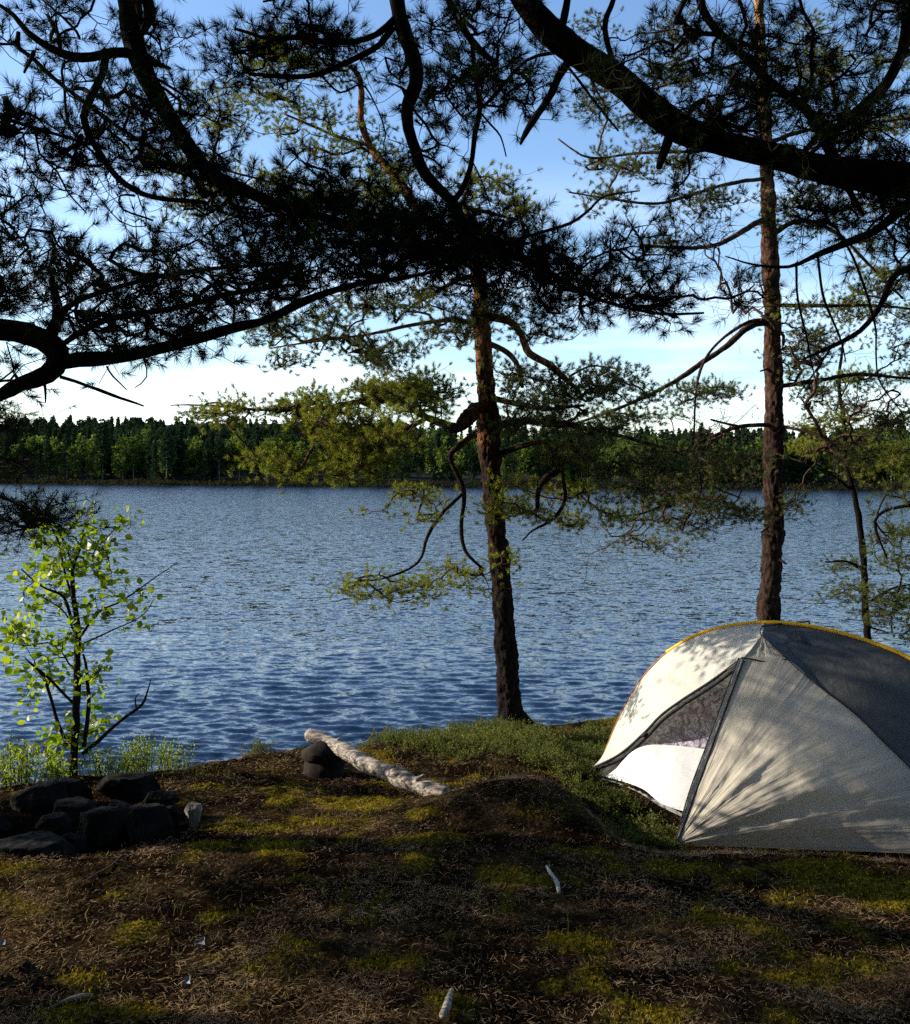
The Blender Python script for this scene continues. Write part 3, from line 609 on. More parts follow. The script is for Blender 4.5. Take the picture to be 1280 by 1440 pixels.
bough(tall, [[(1090, 700, 9.5, 3), (1120, 690, 9.4, 2)], [(1095, 640, 9.5, 3), (1130, 650, 9.3, 2)], [(975, 632, 8.8, 4), (985, 690, 8.8, 3), (960, 740, 8.8, 2)], [(1040, 600, 9.3, 4), (1000, 590, 9.0, 3)]],
      [(1190, 580, 90, 50, 9.3, .4, 26), (970, 690, 60, 60, 8.9, .3, 24), (1000, 580, 60, 30, 9, .3, 12), (1120, 420, 120, 90, 9.3, .5, 26), (850, 760, 60, 30, 9, .3, 8), (1160, 620, 60, 40, 9.2, .3, 10), (970, 300, 90, 60, 9.1, .4, 16)],
      209, M_bark_tall, M_needle_blue, 'fine bare dead twigs', bare=True, crook=.5, spread=.22, flat=1.2, up=-.2, rtip=.0016, needle=(6, 0, 0, 0, .05))
bough(tall, [[(1066, -60, 9.4, 7), (1000, -80, 9.4, 5), (900, -60, 9.4, 3)], [(1066, -100, 9.4, 6), (1150, -120, 9.4, 5), (1250, -100, 9.4, 3)]],
      [(1060, -120, 200, 90, 9.4, 1.2, 70), (1060, -260, 100, 60, 9.4, .7, 25)], 206, M_bark_tall, M_needle_blue, None, **kw)

# ---- slim young pine on the right
b0 = P(1222, 960, 11.0); b0[2] = float(ground_z(b0[0], b0[1]))
slim = thing('pine_tree', b0, 'slim young pine with thin dark stem behind the right side of the tent', 'tree')
tp = limb([(1222, 985, 11, 13), (1219, 890, 11, 10), (1216, 820, 11, 9), (1212, 760, 11, 9), (1204, 710, 11, 8), (1192, 660, 11, 7), (1188, 600, 11, 6), (1180, 540, 11, 5), (1186, 480, 11, 3)], .05)
tp = np.vstack([[*(b0-[0, 0, .1]), .06], tp])
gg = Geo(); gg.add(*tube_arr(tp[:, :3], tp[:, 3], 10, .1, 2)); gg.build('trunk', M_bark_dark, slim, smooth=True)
kw = dict(needle=(12, 40, .042, .0040, .040), spread=.10, flat=.4, rtip=.0013, up=.35)
bough(slim, [[(1216, 800, 11, 4), (1190, 790, 10.8, 3), (1160, 790, 10.7, 2)], [(1218, 850, 11, 4), (1250, 830, 10.9, 3), (1285, 820, 10.8, 2)], [(1219, 880, 11, 3), (1250, 890, 10.9, 2)]],
      [(1175, 790, 26, 16, 10.8, .3, 7), (1190, 825, 34, 14, 10.9, .3, 8), (1260, 850, 45, 34, 10.9, .5, 34), (1262, 760, 30, 20, 10.9, .4, 10), (1250, 800, 30, 18, 10.9, .4, 7), (1265, 890, 34, 18, 10.9, .4, 8)],
      211, M_bark_dark, M_needle_blue, None, **kw)
bough(slim, [[(1200, 690, 11, 4), (1160, 660, 10.9, 3), (1120, 640, 10.8, 2)], [(1192, 650, 11, 4), (1240, 640, 10.9, 3), (1290, 630, 10.8, 2)], [(1188, 600, 11, 3), (1230, 580, 11, 2)]],
      [(1180, 640, 60, 30, 11, .5, 26), (1240, 640, 50, 34, 10.9, .5, 26), (1230, 590, 60, 24, 11, .5, 16), (1150, 600, 40, 20, 11, .4, 8), (1280, 670, 40, 24, 10.9, .4, 10), (1190, 520, 30, 34, 11, .4, 10)],
      212, M_bark_dark, M_needle_lit, None, **kw)

# ---- pine just outside the frame on the right: its thick bough crosses the top right of the picture
b0 = onto(3.15, 3.1)
rp_ = thing('pine_tree', b0, 'shaded pine whose thick dark bough crosses the upper right corner', 'tree')
TR = np.array([[3.15, 3.1, b0[2]-.1, .20], [3.1, 3.1, 2.6, .155], [3.02, 3.1, 3.6, .145], [2.95, 3.1, 4.5, .135], [3.0, 3.1, 5.6, .115], [3.1, 3.0, 7.2, .08], [3.1, 3, 9.2, .03]])
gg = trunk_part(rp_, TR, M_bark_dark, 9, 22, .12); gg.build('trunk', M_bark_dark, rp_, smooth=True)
kd = dict(needle=(8, 54, .047, .0020, .045), spread=.065, flat=.7, rtip=.0013, up=.25, crook=.28)
TRp = lambda z: np.array([np.interp(z, TR[:, 2], TR[:, 0]), np.interp(z, TR[:, 2], TR[:, 1]), z])
def from_trunk(z, rows, r0):
    """a limb that leaves the right-hand trunk at height z and then follows photo rows"""
    C = np.array([[*TRp(z), r0]]+[list(P(x, y, Y_))+[w_/2/F*Y_] for x, y, Y_, w_ in rows]); return catmull(C, .05)
HB = from_trunk(4.35, [(1500, 250, 3.1, 62), (1380, 255, 3.15, 58), (1280, 254, 3.2, 54), (1220, 247, 3.2, 50), (1150, 236, 3.2, 42), (1080, 217, 3.2, 38), (1010, 200, 3.2, 36), (960, 182, 3.2, 44), (915, 152, 3.2, 44), (870, 112, 3.2, 42), (820, 80, 3.2, 42), (775, 45, 3.2, 42), (738, 0, 3.2, 38), (700, -70, 3.25, 34), (640, -170, 3.4, 26), (580, -260, 3.6, 14)], .085); HB[:, 3] *= .9
bough(rp_, [HB, [(1150, 190, 3.2, 8), (1190, 170, 3.2, 14), (1235, 130, 3.2, 16), (1262, 90, 3.2, 15), (1272, 50, 3.2, 14), (1275, 0, 3.2, 13), (1290, -60, 3.2, 10)], [(1175, 225, 3.2, 16), (1150, 180, 3.2, 15), (1128, 150, 3.2, 13), (1090, 120, 3.2, 12), (1050, 85, 3.2, 11), (1015, 50, 3.2, 10), (990, 15, 3.2, 10), (975, -40, 3.2, 9)], [(1085, 120, 3.2, 6), (1040, 70, 3.2, 6), (1050, 35, 3.2, 6), (1040, 0, 3.2, 5), (1030, -40, 3.2, 4)]],
      [(1120, 60, 130, 70, 3.1, .3, 20), (1210, 110, 70, 80, 3.1, .3, 12), (1080, 160, 110, 50, 3.1, .3, 14), (1200, 200, 90, 50, 3.1, .3, 14), (960, 70, 90, 60, 3.1, .3, 9), (985, 165, 45, 30, 3.1, .2, 8), (900, 90, 60, 60, 3.2, .3, 5), (1000, 250, 50, 24, 3.2, .25, 2), (1230, 20, 80, 40, 3.1, .3, 8), (1000, -80, 300, 80, 3.1, .5, 16), (1400, 160, 90, 60, 3.1, .4, 18), (1420, 320, 90, 40, 3.2, .4, 12)],
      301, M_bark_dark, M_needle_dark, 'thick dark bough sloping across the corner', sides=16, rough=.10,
      stubs=[[(800, 85, 3.2, 12), (785, 105, 3.18, 11), (770, 138, 3.15, 11), (752, 165, 3.12, 10), (738, 188, 3.1, 8), (732, 203, 3.1, 3)], [(942, 185, 3.2, 16), (936, 210, 3.15, 13), (927, 235, 3.1, 9)], [(960, 180, 3.15, 7), (972, 155, 3.1, 8), (990, 142, 3.1, 9), (1001, 155, 3.1, 8), (1004, 190, 3.15, 7)],
             [(785, 60, 3.2, 9), (792, 20, 3.2, 11), (798, -10, 3.2, 10), (805, -60, 3.2, 8)], [(800, 95, 3.2, 4), (830, 135, 3.2, 4), (850, 160, 3.2, 4), (870, 184, 3.2, 3)], [(1188, 255, 3.2, 10), (1200, 280, 3.2, 8), (1214, 302, 3.2, 5)], [(870, 112, 3.2, 7), (850, 40, 3.2, 8), (862, 0, 3.2, 8), (870, -50, 3.2, 8)]], **kd)
bough(rp_, [[(735, 5, 3.22, 8), (700, 20, 3.3, 8), (690, 90, 3.4, 9), (665, 60, 3.4, 11), (640, 20, 3.4, 10), (615, -30, 3.4, 9)]][:0]+[[(640, -170, 3.4, 12), (630, -80, 3.4, 12), (625, -20, 3.4, 11), (640, 20, 3.4, 11), (665, 60, 3.4, 10), (700, 92, 3.4, 8)], [(664, 60, 3.4, 6), (670, 120, 3.4, 6), (674, 155, 3.4, 7), (667, 190, 3.4, 7), (660, 235, 3.45, 7), (648, 268, 3.5, 8), (640, 280, 3.5, 8)],
             [(674, 155, 3.4, 5), (700, 130, 3.35, 5), (740, 85, 3.3, 5), (790, 72, 3.22, 6)]],
      [(660, 60, 40, 50, 3.4, .2, 8), (650, 120, 44, 34, 3.4, .2, 9), (720, 60, 36, 60, 3.35, .2, 9), (700, 130, 44, 34, 3.4, .2, 10), (690, 20, 50, 30, 3.4, .2, 6)],
      302, M_bark_dark, M_needle_dark, None, stubs=[[(676, 158, 3.4, 3), (693, 178, 3.4, 3), (704, 192, 3.4, 2.5), (712, 220, 3.4, 2)], [(664, 225, 3.4, 2), (676, 250, 3.4, 2), (690, 290, 3.4, 2)]], **kd)
GB = limb([(640, -170, 3.4, 22), (590, -90, 3.5, 23), (560, -30, 3.6, 23), (556, 0, 3.6, 22), (564, 38, 3.6, 21), (583, 85, 3.6, 20), (584, 118, 3.6, 19), (572, 150, 3.6, 18), (575, 180, 3.6, 17), (587, 215, 3.6, 16), (598, 243, 3.6, 16), (620, 268, 3.6, 15), (643, 292, 3.6, 15), (658, 325, 3.6, 14), (690, 350, 3.6, 13), (740, 365, 3.6, 10), (800, 400, 3.6, 7), (860, 428, 3.6, 5), (930, 442, 3.6, 4), (990, 440, 3.6, 3)], .05)
bough(rp_, [GB, [(558, 25, 3.6, 12), (530, 48, 3.6, 9), (500, 58, 3.6, 8), (460, 58, 3.6, 8), (420, 52, 3.6, 7), (380, 55, 3.6, 6), (330, 40, 3.6, 4)], [(552, 38, 3.6, 11), (535, 62, 3.6, 9), (500, 82, 3.6, 8), (450, 103, 3.6, 7), (400, 108, 3.6, 6), (350, 104, 3.6, 5)], [(442, 50, 3.6, 4), (435, 20, 3.6, 4), (430, -5, 3.6, 4), (370, 2, 3.6, 3)]],
      [(400, 55, 60, 30, 3.6, .2, 8), (350, 90, 60, 40, 3.6, .2, 12), (430, 100, 60, 26, 3.6, .2, 6), (530, 80, 50, 30, 3.6, .2, 5), (560, 115, 30, 26, 3.6, .2, 3), (420, 15, 40, 20, 3.6, .2, 4), (600, 130, 20, 20, 3.55, .2, 2), (560, 210, 40, 26, 3.6, .2, 4)],
      303, M_bark_dark, M_needle_dark, 'curved limb hanging down at the top centre', sides=12, stubs=[[(570, 22, 3.58, 4), (577, 24, 3.58, 2)], [(585, 170, 3.58, 4), (594, 176, 3.58, 2)], [(595, 218, 3.58, 4), (612, 226, 3.55, 3), (624, 236, 3.55, 2)], [(563, 147, 3.6, 4), (560, 150, 3.58, 2)], [(450, 105, 3.6, 3), (480, 130, 3.6, 3), (510, 120, 3.6, 3), (530, 150, 3.6, 2), (542, 185, 3.6, 2), (540, 200, 3.6, 2)]], **kd)
bough(rp_, [GB[len(GB)*6//10:], [(660, 335, 3.6, 8), (640, 350, 3.6, 8), (600, 350, 3.6, 8), (540, 345, 3.6, 8), (480, 340, 3.6, 7)], [(700, 345, 3.6, 6), (750, 330, 3.6, 5), (800, 314, 3.6, 5), (830, 292, 3.6, 4), (850, 275, 3.6, 3), (900, 268, 3.6, 2)]],
      [(720, 350, 90, 34, 3.6, .3, 19), (800, 390, 100, 34, 3.6, .3, 22), (900, 400, 90, 34, 3.6, .3, 17), (960, 425, 50, 26, 3.6, .25, 8), (860, 355, 80, 24, 3.6, .2, 6), (640, 350, 100, 46, 3.6, .35, 32), (560, 340, 90, 44, 3.6, .35, 26), (680, 400, 90, 24, 3.6, .3, 9), (1040, 420, 30, 20, 3.6, .2, 4), (800, 435, 60, 14, 3.6, .2, 4), (620, 300, 60, 18, 3.6, .3, 4)],
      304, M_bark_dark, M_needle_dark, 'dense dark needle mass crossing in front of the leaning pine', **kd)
RB = from_trunk(4.0, [(1420, 240, 3.2, 26), (1300, 275, 3.4, 18), (1262, 300, 3.4, 14), (1230, 325, 3.4, 12), (1190, 342, 3.4, 11), (1150, 358, 3.4, 8), (1110, 375, 3.4, 5), (1060, 372, 3.4, 3), (1020, 360, 3.4, 1.5)], .05)
RB2 = from_trunk(3.8, [(1420, 330, 3.3, 16), (1290, 372, 3.5, 10), (1255, 392, 3.5, 9), (1238, 430, 3.5, 8), (1210, 465, 3.5, 7), (1170, 487, 3.5, 6), (1130, 505, 3.5, 3)], .03)
bough(rp_, [RB], [(1230, 290, 60, 30, 3.3, .3, 9), (1270, 340, 40, 40, 3.4, .3, 7), (1150, 300, 60, 30, 3.3, .3, 7), (1260, 240, 60, 40, 3.3, .3, 12)],
      305, M_bark_dark, M_needle_dark, None, stubs=[[(1190, 342, 3.4, 4), (1215, 400, 3.4, 4), (1230, 460, 3.4, 3), (1236, 530, 3.4, 2.5), (1268, 580, 3.4, 1.5)], [(1120, 370, 3.4, 4), (1122, 420, 3.4, 3.5), (1135, 480, 3.4, 3), (1148, 540, 3.4, 1.5)], [(1150, 358, 3.4, 4), (1158, 420, 3.4, 4), (1180, 470, 3.4, 3), (1190, 510, 3.4, 1.5)]], **kd)
bough(rp_, [RB2], [(1330, 330, 60, 60, 3.3, .3, 10), (1290, 440, 40, 40, 3.4, .3, 3)],
      309, M_bark_dark, M_needle_dark, None, stubs=[[(1238, 430, 3.5, 3), (1275, 380, 3.5, 1.5)], [(1170, 487, 3.5, 3), (1120, 560, 3.5, 1.5)]], **kd)
# twiggy mid-air branches behind the bough (hanging dead twigs)
bough(rp_, [from_trunk(3.7, [(1500, 700, 3.6, 12), (1350, 706, 3.9, 7), (1270, 712, 4.0, 5), (1236, 724, 4.0, 4), (1232, 745, 4.0, 4), (1248, 785, 4.0, 2)], .04)], [(1255, 745, 26, 16, 4, .15, 2), (1330, 720, 60, 30, 4, .3, 6)], 306, M_bark_dark, M_needle_blue, None, **kd)
OV = np.random.RandomState(55)  # unseen overhead bough, added to keep skylight off the ground
bough(rp_, [catmull(np.array([[*TRp(5.8), .06], [2.0, 2.4, 6.7, .045], [.6, 1.6, 7.2, .03], [-.6, 1.0, 7.4, .01]]), .08)], None, 308, M_bark_dark, M_needle_dark, None, targets=OV.normal(size=(170, 3))*np.array([1.5, 1.4, .45])+np.array([1.0, 1.2, 7.1]), needle=(7, 30, .07, .006, .09), spread=.24, flat=.4, rtip=.002)
bough(rp_, [np.array([[*TRp(z_), .05] for z_ in np.linspace(5.0, 9.0, 40)])], None, 307, M_bark_dark, M_needle_dark, None, needle=(7, 36, .06, .003, .07), spread=.2, flat=.5, rtip=.002,
      targets=np.random.RandomState(5).normal(size=(120, 3))*np.array([1.0, 1.0, 1.0])+np.array([3.4, 2.6, 7.2]))

# ---- pine just outside the frame on the left
b0 = onto(-4.1, 4.5)
lp = thing('pine_tree', b0, 'shaded pine whose knotted limb and dark needles enter at the left edge', 'tree')
TL = np.array([[-4.1, 4.5, b0[2]-.1, .22], [-4.05, 4.45, 2.8, .17], [-3.95, 4.4, 3.8, .15], [-3.9, 4.2, 5.0, .13], [-3.7, 4.0, 6.5, .10], [-3.7, 3.8, 8.5, .03]])
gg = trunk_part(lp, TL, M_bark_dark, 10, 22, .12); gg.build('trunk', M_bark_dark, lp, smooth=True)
TLp = lambda z: np.array([np.interp(z, TL[:, 2], TL[:, 0]), np.interp(z, TL[:, 2], TL[:, 1]), z])
def from_left(z, rows, r0):
    C = np.array([[*TLp(z), r0]]+[list(P(x, y, Y_))+[w_/2/F*Y_] for x, y, Y_, w_ in rows]); return catmull(C, .05)
LB = from_left(3.75, [(-260, 500, 3.2, 40), (-60, 470, 3.0, 36), (0, 463, 3.0, 34), (40, 470, 3.0, 36), (72, 485, 3.0, 36), (82, 505, 3.0, 34), (66, 528, 3.0, 30), (30, 540, 3.0, 24), (0, 556, 3.0, 20), (-40, 580, 3.0, 12)], .07); LB[:, 3] *= .88
LB2 = limb([(70, 515, 3.0, 22), (110, 508, 3.0, 20), (160, 503, 3.0, 18), (220, 492, 3.05, 17), (290, 472, 3.1, 15), (340, 458, 3.15, 14), (380, 448, 3.2, 12), (430, 424, 3.2, 11), (490, 404, 3.3, 8), (560, 392, 3.4, 6), (620, 380, 3.5, 4)], .05)
bough(lp, [LB, LB2, [(80, 490, 3.0, 7), (150, 450, 3.0, 9), (240, 435, 3.1, 8), (330, 412, 3.2, 7), (420, 400, 3.3, 5)], [(60, 480, 3.0, 7), (100, 430, 3.05, 8), (180, 400, 3.1, 7), (280, 380, 3.2, 6), (400, 370, 3.3, 5)]],
      [(60, 380, 70, 50, 3.0, .3, 11), (160, 380, 70, 40, 3.1, .3, 12), (260, 385, 80, 40, 3.2, .3, 16), (360, 380, 80, 40, 3.3, .3, 17), (460, 370, 80, 36, 3.3, .3, 17), (120, 440, 90, 40, 3.1, .3, 15), (250, 440, 90, 24, 3.2, .3, 12), (30, 430, 40, 30, 3, .3, 6), (360, 420, 60, 20, 3.2, .2, 6), (130, 490, 60, 14, 3.0, .2, 4), (540, 380, 60, 20, 3.4, .2, 5), (20, 510, 24, 24, 3.0, .2, 3), (-120, 420, 100, 50, 3.1, .4, 24), (-220, 380, 90, 60, 3.2, .4, 16)],
      401, M_bark_dark, M_needle_dark, 'knotted limb reaching right from the left edge', sides=14, rough=.22,
      stubs=[[(70, 480, 3.0, 17), (82, 450, 2.98, 14), (80, 420, 2.96, 12), (74, 395, 2.95, 9), (76, 376, 2.95, 4)], [(85, 530, 3.0, 6), (120, 542, 3.0, 5), (160, 556, 3.0, 5), (202, 571, 3.0, 3)], [(62, 535, 3.0, 5), (65, 550, 3.0, 4), (64, 566, 3.0, 2)], [(150, 515, 3, 3), (160, 530, 3, 3), (178, 548, 3, 2)], [(200, 495, 3, 3), (206, 530, 3, 2), (190, 545, 3, 1.5)]], **kd)
AB = from_left(6.0, [(-100, -330, 3.6, 44), (80, -160, 3.6, 36), (160, -60, 3.6, 33), (183, 0, 3.6, 32), (184, 40, 3.6, 30), (196, 85, 3.6, 28), (215, 125, 3.6, 26), (245, 175, 3.6, 23), (275, 220, 3.6, 21), (300, 246, 3.6, 20), (340, 266, 3.6, 17), (385, 285, 3.6, 15), (430, 298, 3.6, 13), (500, 318, 3.6, 10), (560, 330, 3.6, 7)], .08)
bough(lp, [AB, [(190, 60, 3.6, 10), (212, 25, 3.6, 16), (208, 5, 3.6, 16), (200, -20, 3.6, 14)], [(188, 75, 3.6, 14), (160, 75, 3.55, 14), (130, 80, 3.55, 13), (100, 80, 3.5, 12), (70, 68, 3.5, 10), (40, 45, 3.5, 8), (20, 22, 3.5, 6), (0, 8, 3.5, 5), (-40, -20, 3.5, 4)], [(150, 78, 3.55, 11), (145, 105, 3.5, 11), (130, 135, 3.5, 11), (118, 165, 3.5, 10), (126, 195, 3.5, 9), (145, 222, 3.5, 8), (165, 248, 3.5, 8), (190, 268, 3.5, 8), (230, 280, 3.5, 7), (290, 285, 3.5, 6)],
             [(26, 45, 3.5, 6), (25, 66, 3.5, 7), (45, 80, 3.5, 6), (75, 110, 3.5, 6), (100, 130, 3.5, 5), (140, 160, 3.5, 6), (200, 200, 3.5, 5), (260, 240, 3.5, 5)], [(130, 85, 3.55, 4), (90, 90, 3.5, 4), (92, 130, 3.5, 4), (95, 170, 3.5, 4), (105, 190, 3.5, 4), (150, 230, 3.5, 3)]],
      [(60, 60, 60, 30, 3.5, .2, 6), (130, 40, 50, 20, 3.5, .2, 3), (120, 120, 60, 40, 3.5, .2, 6), (190, 150, 60, 40, 3.5, .3, 8), (230, 200, 80, 50, 3.5, .3, 16), (300, 200, 60, 50, 3.5, .3, 7), (200, 250, 60, 30, 3.5, .3, 6), (340, 270, 70, 40, 3.6, .3, 14), (420, 300, 90, 44, 3.6, .3, 22), (500, 320, 80, 50, 3.6, .3, 20), (330, 330, 60, 34, 3.6, .3, 7), (250, 290, 40, 24, 3.6, .2, 3), (460, 350, 80, 40, 3.6, .3, 10), (250, 50, 60, 40, 3.6, .2, 4), (290, 30, 60, 26, 3.6, .2, 3), (400, 240, 50, 24, 3.6, .3, 4), (110, -60, 200, 50, 3.6, .3, 9)],
      402, M_bark_dark, M_needle_dark, 'thick limb coming down from the upper left', sides=14, rough=.12,
      stubs=[[(48, 72, 3.5, 6), (40, 88, 3.48, 5), (34, 102, 3.46, 4)], [(205, 80, 3.6, 14), (218, 88, 3.58, 10), (240, 96, 3.56, 4)], [(60, 0, 3.5, 3), (90, 25, 3.5, 4), (108, 45, 3.5, 4), (112, 54, 3.5, 4)], [(220, 110, 3.6, 4), (245, 125, 3.58, 4), (275, 148, 3.56, 3)], [(190, 275, 3.5, 4), (170, 275, 3.5, 3), (170, 290, 3.5, 3), (185, 300, 3.5, 3), (215, 310, 3.5, 3)]], **kd)
bough(lp, [from_left(4.4, [(-120, 130, 3.5, 12), (0, 165, 3.5, 6), (50, 180, 3.5, 5), (100, 195, 3.5, 4), (150, 210, 3.5, 3)], .04), [(50, 180, 3.5, 4), (55, 215, 3.5, 3), (80, 240, 3.5, 3), (95, 270, 3.5, 3), (122, 300, 3.5, 2)]],
      [(45, 170, 40, 22, 3.5, .2, 8), (30, 215, 34, 18, 3.5, .2, 6), (95, 205, 34, 20, 3.5, .2, 8), (110, 250, 40, 16, 3.5, .2, 5), (-60, 180, 60, 60, 3.5, .3, 10), (-200, 120, 90, 60, 3.5, .4, 14)], 403, M_bark_dark, M_needle_dark, None, **kd)
bough(lp, [from_left(4.1, [(-120, 290, 3.4, 9), (-20, 272, 3.4, 4), (20, 278, 3.4, 3)], .03)], [(30, 278, 24, 12, 3.4, .15, 3), (-10, 300, 30, 20, 3.4, .2, 4), (5, 350, 20, 20, 3.3, .2, 2)], 404, M_bark_dark, M_needle_dark, None, **kd)
bough(lp, [catmull(np.array([[*TLp(6.2), .06], [-2.6, 2.9, 7.0, .045], [-1.8, 1.6, 7.4, .03], [-1.4, .2, 7.5, .01]]), .08)], None, 408, M_bark_dark, M_needle_dark, None, targets=np.random.RandomState(56).normal(size=(170, 3))*np.array([1.3, 1.6, .45])+np.array([-2.2, 1.2, 7.3]), needle=(7, 30, .07, .006, .09), spread=.24, flat=.4, rtip=.002)  # another unseen bough overhead, added to cut the sky fill
# low side branches: the edge of them shows at the left of the picture, the rest shade the ground
tg = np.vstack([blob_targets(np.random.RandomState(3), [(10, 620, 34, 60, 4.6, .3, 12), (15, 715, 44, 24, 4.6, .3, 11), (50, 735, 30, 14, 4.6, .2, 4), (0, 760, 26, 16, 4.6, .2, 4), (-60, 680, 60, 90, 4.6, .4, 22)])])
bough(lp, [from_left(3.6, [(-300, 640, 4.4, 20), (-120, 650, 4.6, 12), (-20, 690, 4.6, 6), (40, 715, 4.6, 3)], .05), from_left(3.4, [(-300, 560, 4.4, 20), (-120, 560, 4.6, 10), (-20, 590, 4.6, 4)], .05)], None, 405, M_bark_dark, M_needle_dark, 'low needle tips hanging at the left edge', targets=tg, needle=(10, 34, .05, .0024, .06), spread=.11, flat=.35, rtip=.0016)
SHADE = [(-4.3, 4.75, 2.90, .5, .36, .22, 30), (-5.2, 4.9, 3.25, .7, .36, .22, 30), (-4.5, 4.25, 4.15, .9, .55, .30, 26), (-5.4, 4.2, 4.6, .9, .8, .4, 20), (-4.4, 3.3, 4.3, .9, .45, .35, 12), (-4.6, 3.6, 5.8, 1.3, 1.1, .8, 46), (-4.6, 6.55, 4.98, 1.0, .34, .22, 80), (-4.6, 3.35, 3.35, .5, .35, .12, 3), (-4.4, 3.8, 3.75, .35, .22, .14, 9), (-4.4, 5.29, 4.04, .3, .22, .24, 36), (-4.4, 4.17, 3.73, .35, .30, .2, 40), (-4.4, 4.71, 4.02, .3, .2, .2, 28), (-4.5, 3.5, 4.5, .4, .3, .25, 20)]  # unseen needle clusters placed so their shade falls on camp and tent
def shade_targets(rng, S):
    S = [(cx, cy-.13*(cz-2), cz, rx, ry, rz_, n_) for cx, cy, cz, rx, ry, rz_, n_ in S]
    return np.vstack([np.array([cx, cy, cz])+rng.normal(size=(n_, 3))*np.array([rx, ry, rz_])*.55 for cx, cy, cz, rx, ry, rz_, n_ in S])
bough(lp, [np.array([[*TLp(z_), .06] for z_ in np.linspace(3.2, 8.0, 60)])], None, 406, M_bark_dark, M_needle_dark, None, targets=shade_targets(np.random.RandomState(8), SHADE), needle=(8, 34, .06, .0036, .07), spread=.16, flat=.5, rtip=.002)
# ---- second pine farther left, outside the frame; unseen, added for its shade
b0 = onto(-8.6, 3.6)
fp = thing('pine_tree', b0, 'unseen pine added beyond the left edge to shade the campsite', 'tree')
TF = np.array([[-8.6, 3.6, b0[2]-.1, .15], [-8.6, 3.6, 3.5, .12], [-8.5, 3.6, 6, .10], [-8.4, 3.6, 9, .08], [-8.4, 3.6, 11, .03]])
gg = trunk_part(fp, TF, M_bark_dark, 10, 16, .12); gg.build('trunk', M_bark_dark, fp, smooth=True)
FS = [(-7.8, 4.3, 6.6, 1.6, 1.0, .7, 40), (-8.4, 3.6, 8.4, 1.8, 1.6, 1.0, 90), (-8.2, 3.2, 10, 1.4, 1.4, .8, 50), (-7.6, 4.2, 5.2, 1.0, .9, .5, 16)]
bough(fp, [np.array([[*[np.interp(z_, TF[:, 2], TF[:, i]) for i in (0, 1)], z_, .08] for z_ in np.linspace(3.6, 10.5, 80)])], None, 501, M_bark_dark, M_needle_dark, None, targets=shade_targets(np.random.RandomState(9), FS), needle=(7, 22, .07, .008, .08), spread=.24, flat=.5, rtip=.0025)

# ------------------------------------------------------------------ unseen pine wood behind the camera, added to block skylight
rng = np.random.RandomState(31); g = Geo(); gt = Geo()
for i in range(46):
    x = rng.uniform(-22, 24); y = -2.5-rng.rand()**1.3*22; h = rng.uniform(11, 16); z = float(ground_z(x, y))
    if abs(x) < 2.5 and y > -4: y -= 3
    gt.add(*tube_arr(np.array([[x, y, z-.2], [x, y, z+h*.5], [x, y, z+h*.95]]), [.2, .14, .04], 7))
    C = np.array([x, y, z])+conifer_cloud(rng, h, 700, True)*np.array([1.35, 1.35, 1]); g.add(*tri_cloud(rng, C, .55))
wd_ = tag(g.build('unseen_pine_wood', M_needle_dark), 'unseen pine wood behind the campsite, added to cut skylight', 'forest', kind='stuff'); q_ = gt.build('trunks', M_bark_dark); q_.parent = wd_

# ------------------------------------------------------------------ sapling
def leaf_quads(rng, C, D, size, asp=.8):
    """small folded leaves: 2 quads each"""
    n = len(C); D = unit(D); S_ = unit(np.cross(D, rng.normal(size=(n, 3)))); Nn = np.cross(D, S_)
    s = (size*rng.uniform(.65, 1.2, n))[:, None]
    b_ = C; tip = C+D*s; m1 = C+D*s*.45+S_*s*asp*.5+Nn*s*.1; m2 = C+D*s*.45-S_*s*asp*.5+Nn*s*.1
    a1 = C+D*s*.85+S_*s*asp*.28; a2 = C+D*s*.85-S_*s*asp*.28; mid = C+D*s*.5
    V = np.stack([b_, m1, a1, tip, a2, m2], 1).reshape(-1, 3); k = np.arange(n)[:, None]*6
    return V, np.concatenate([k+np.array([[0, 1, 2, 3]]), k+np.array([[0, 3, 4, 5]])])
YS = 5.35
b0 = P(104, 1085, YS); b0[2] = float(ground_z(b0[0], b0[1]))
sap = thing('alder_sapling', b0, 'young leafy sapling with bright green leaves at the water edge on the left', 'sapling')
stem = limb([(104, 1100, YS, 12), (104, 1060, YS, 11), (108, 1000, YS, 10), (107, 940, YS, 10), (109, 880, YS, 9), (104, 840, YS, 7), (103, 800, YS, 5), (112, 775, YS, 4), (117, 745, YS, 3)], .04)
subs = [[(118, 1050, YS, 7), (124, 1000, YS, 6), (124, 960, YS, 5), (117, 920, YS, 3)], [(95, 1050, YS, 5), (80, 1010, YS, 5), (60, 950, YS, 4), (35, 925, YS, 2)], [(104, 990, YS, 4), (70, 955, YS, 4), (40, 930, YS, 2)], [(103, 880, YS, 4), (90, 840, YS, 4), (60, 825, YS, 3), (30, 800, YS, 2)],
        [(105, 850, YS, 4), (90, 800, YS, 3), (82, 760, YS, 3), (66, 720, YS, 2), (82, 690, YS, 1.5)], [(113, 895, YS, 4), (140, 860, YS, 3), (170, 845, YS, 3), (200, 825, YS, 2), (250, 790, YS, 1.2)], [(110, 900, YS, 3), (90, 860, YS, 2), (60, 840, YS, 2)], [(104, 800, YS, 3), (90, 760, YS, 2.5), (75, 735, YS, 2)],
        [(117, 905, YS, 2.5), (160, 885, YS, 2), (200, 865, YS, 1.5), (218, 840, YS, 1)], [(117, 750, YS, 2), (140, 765, YS, 2), (160, 745, YS, 1.5), (172, 738, YS, 1)]]
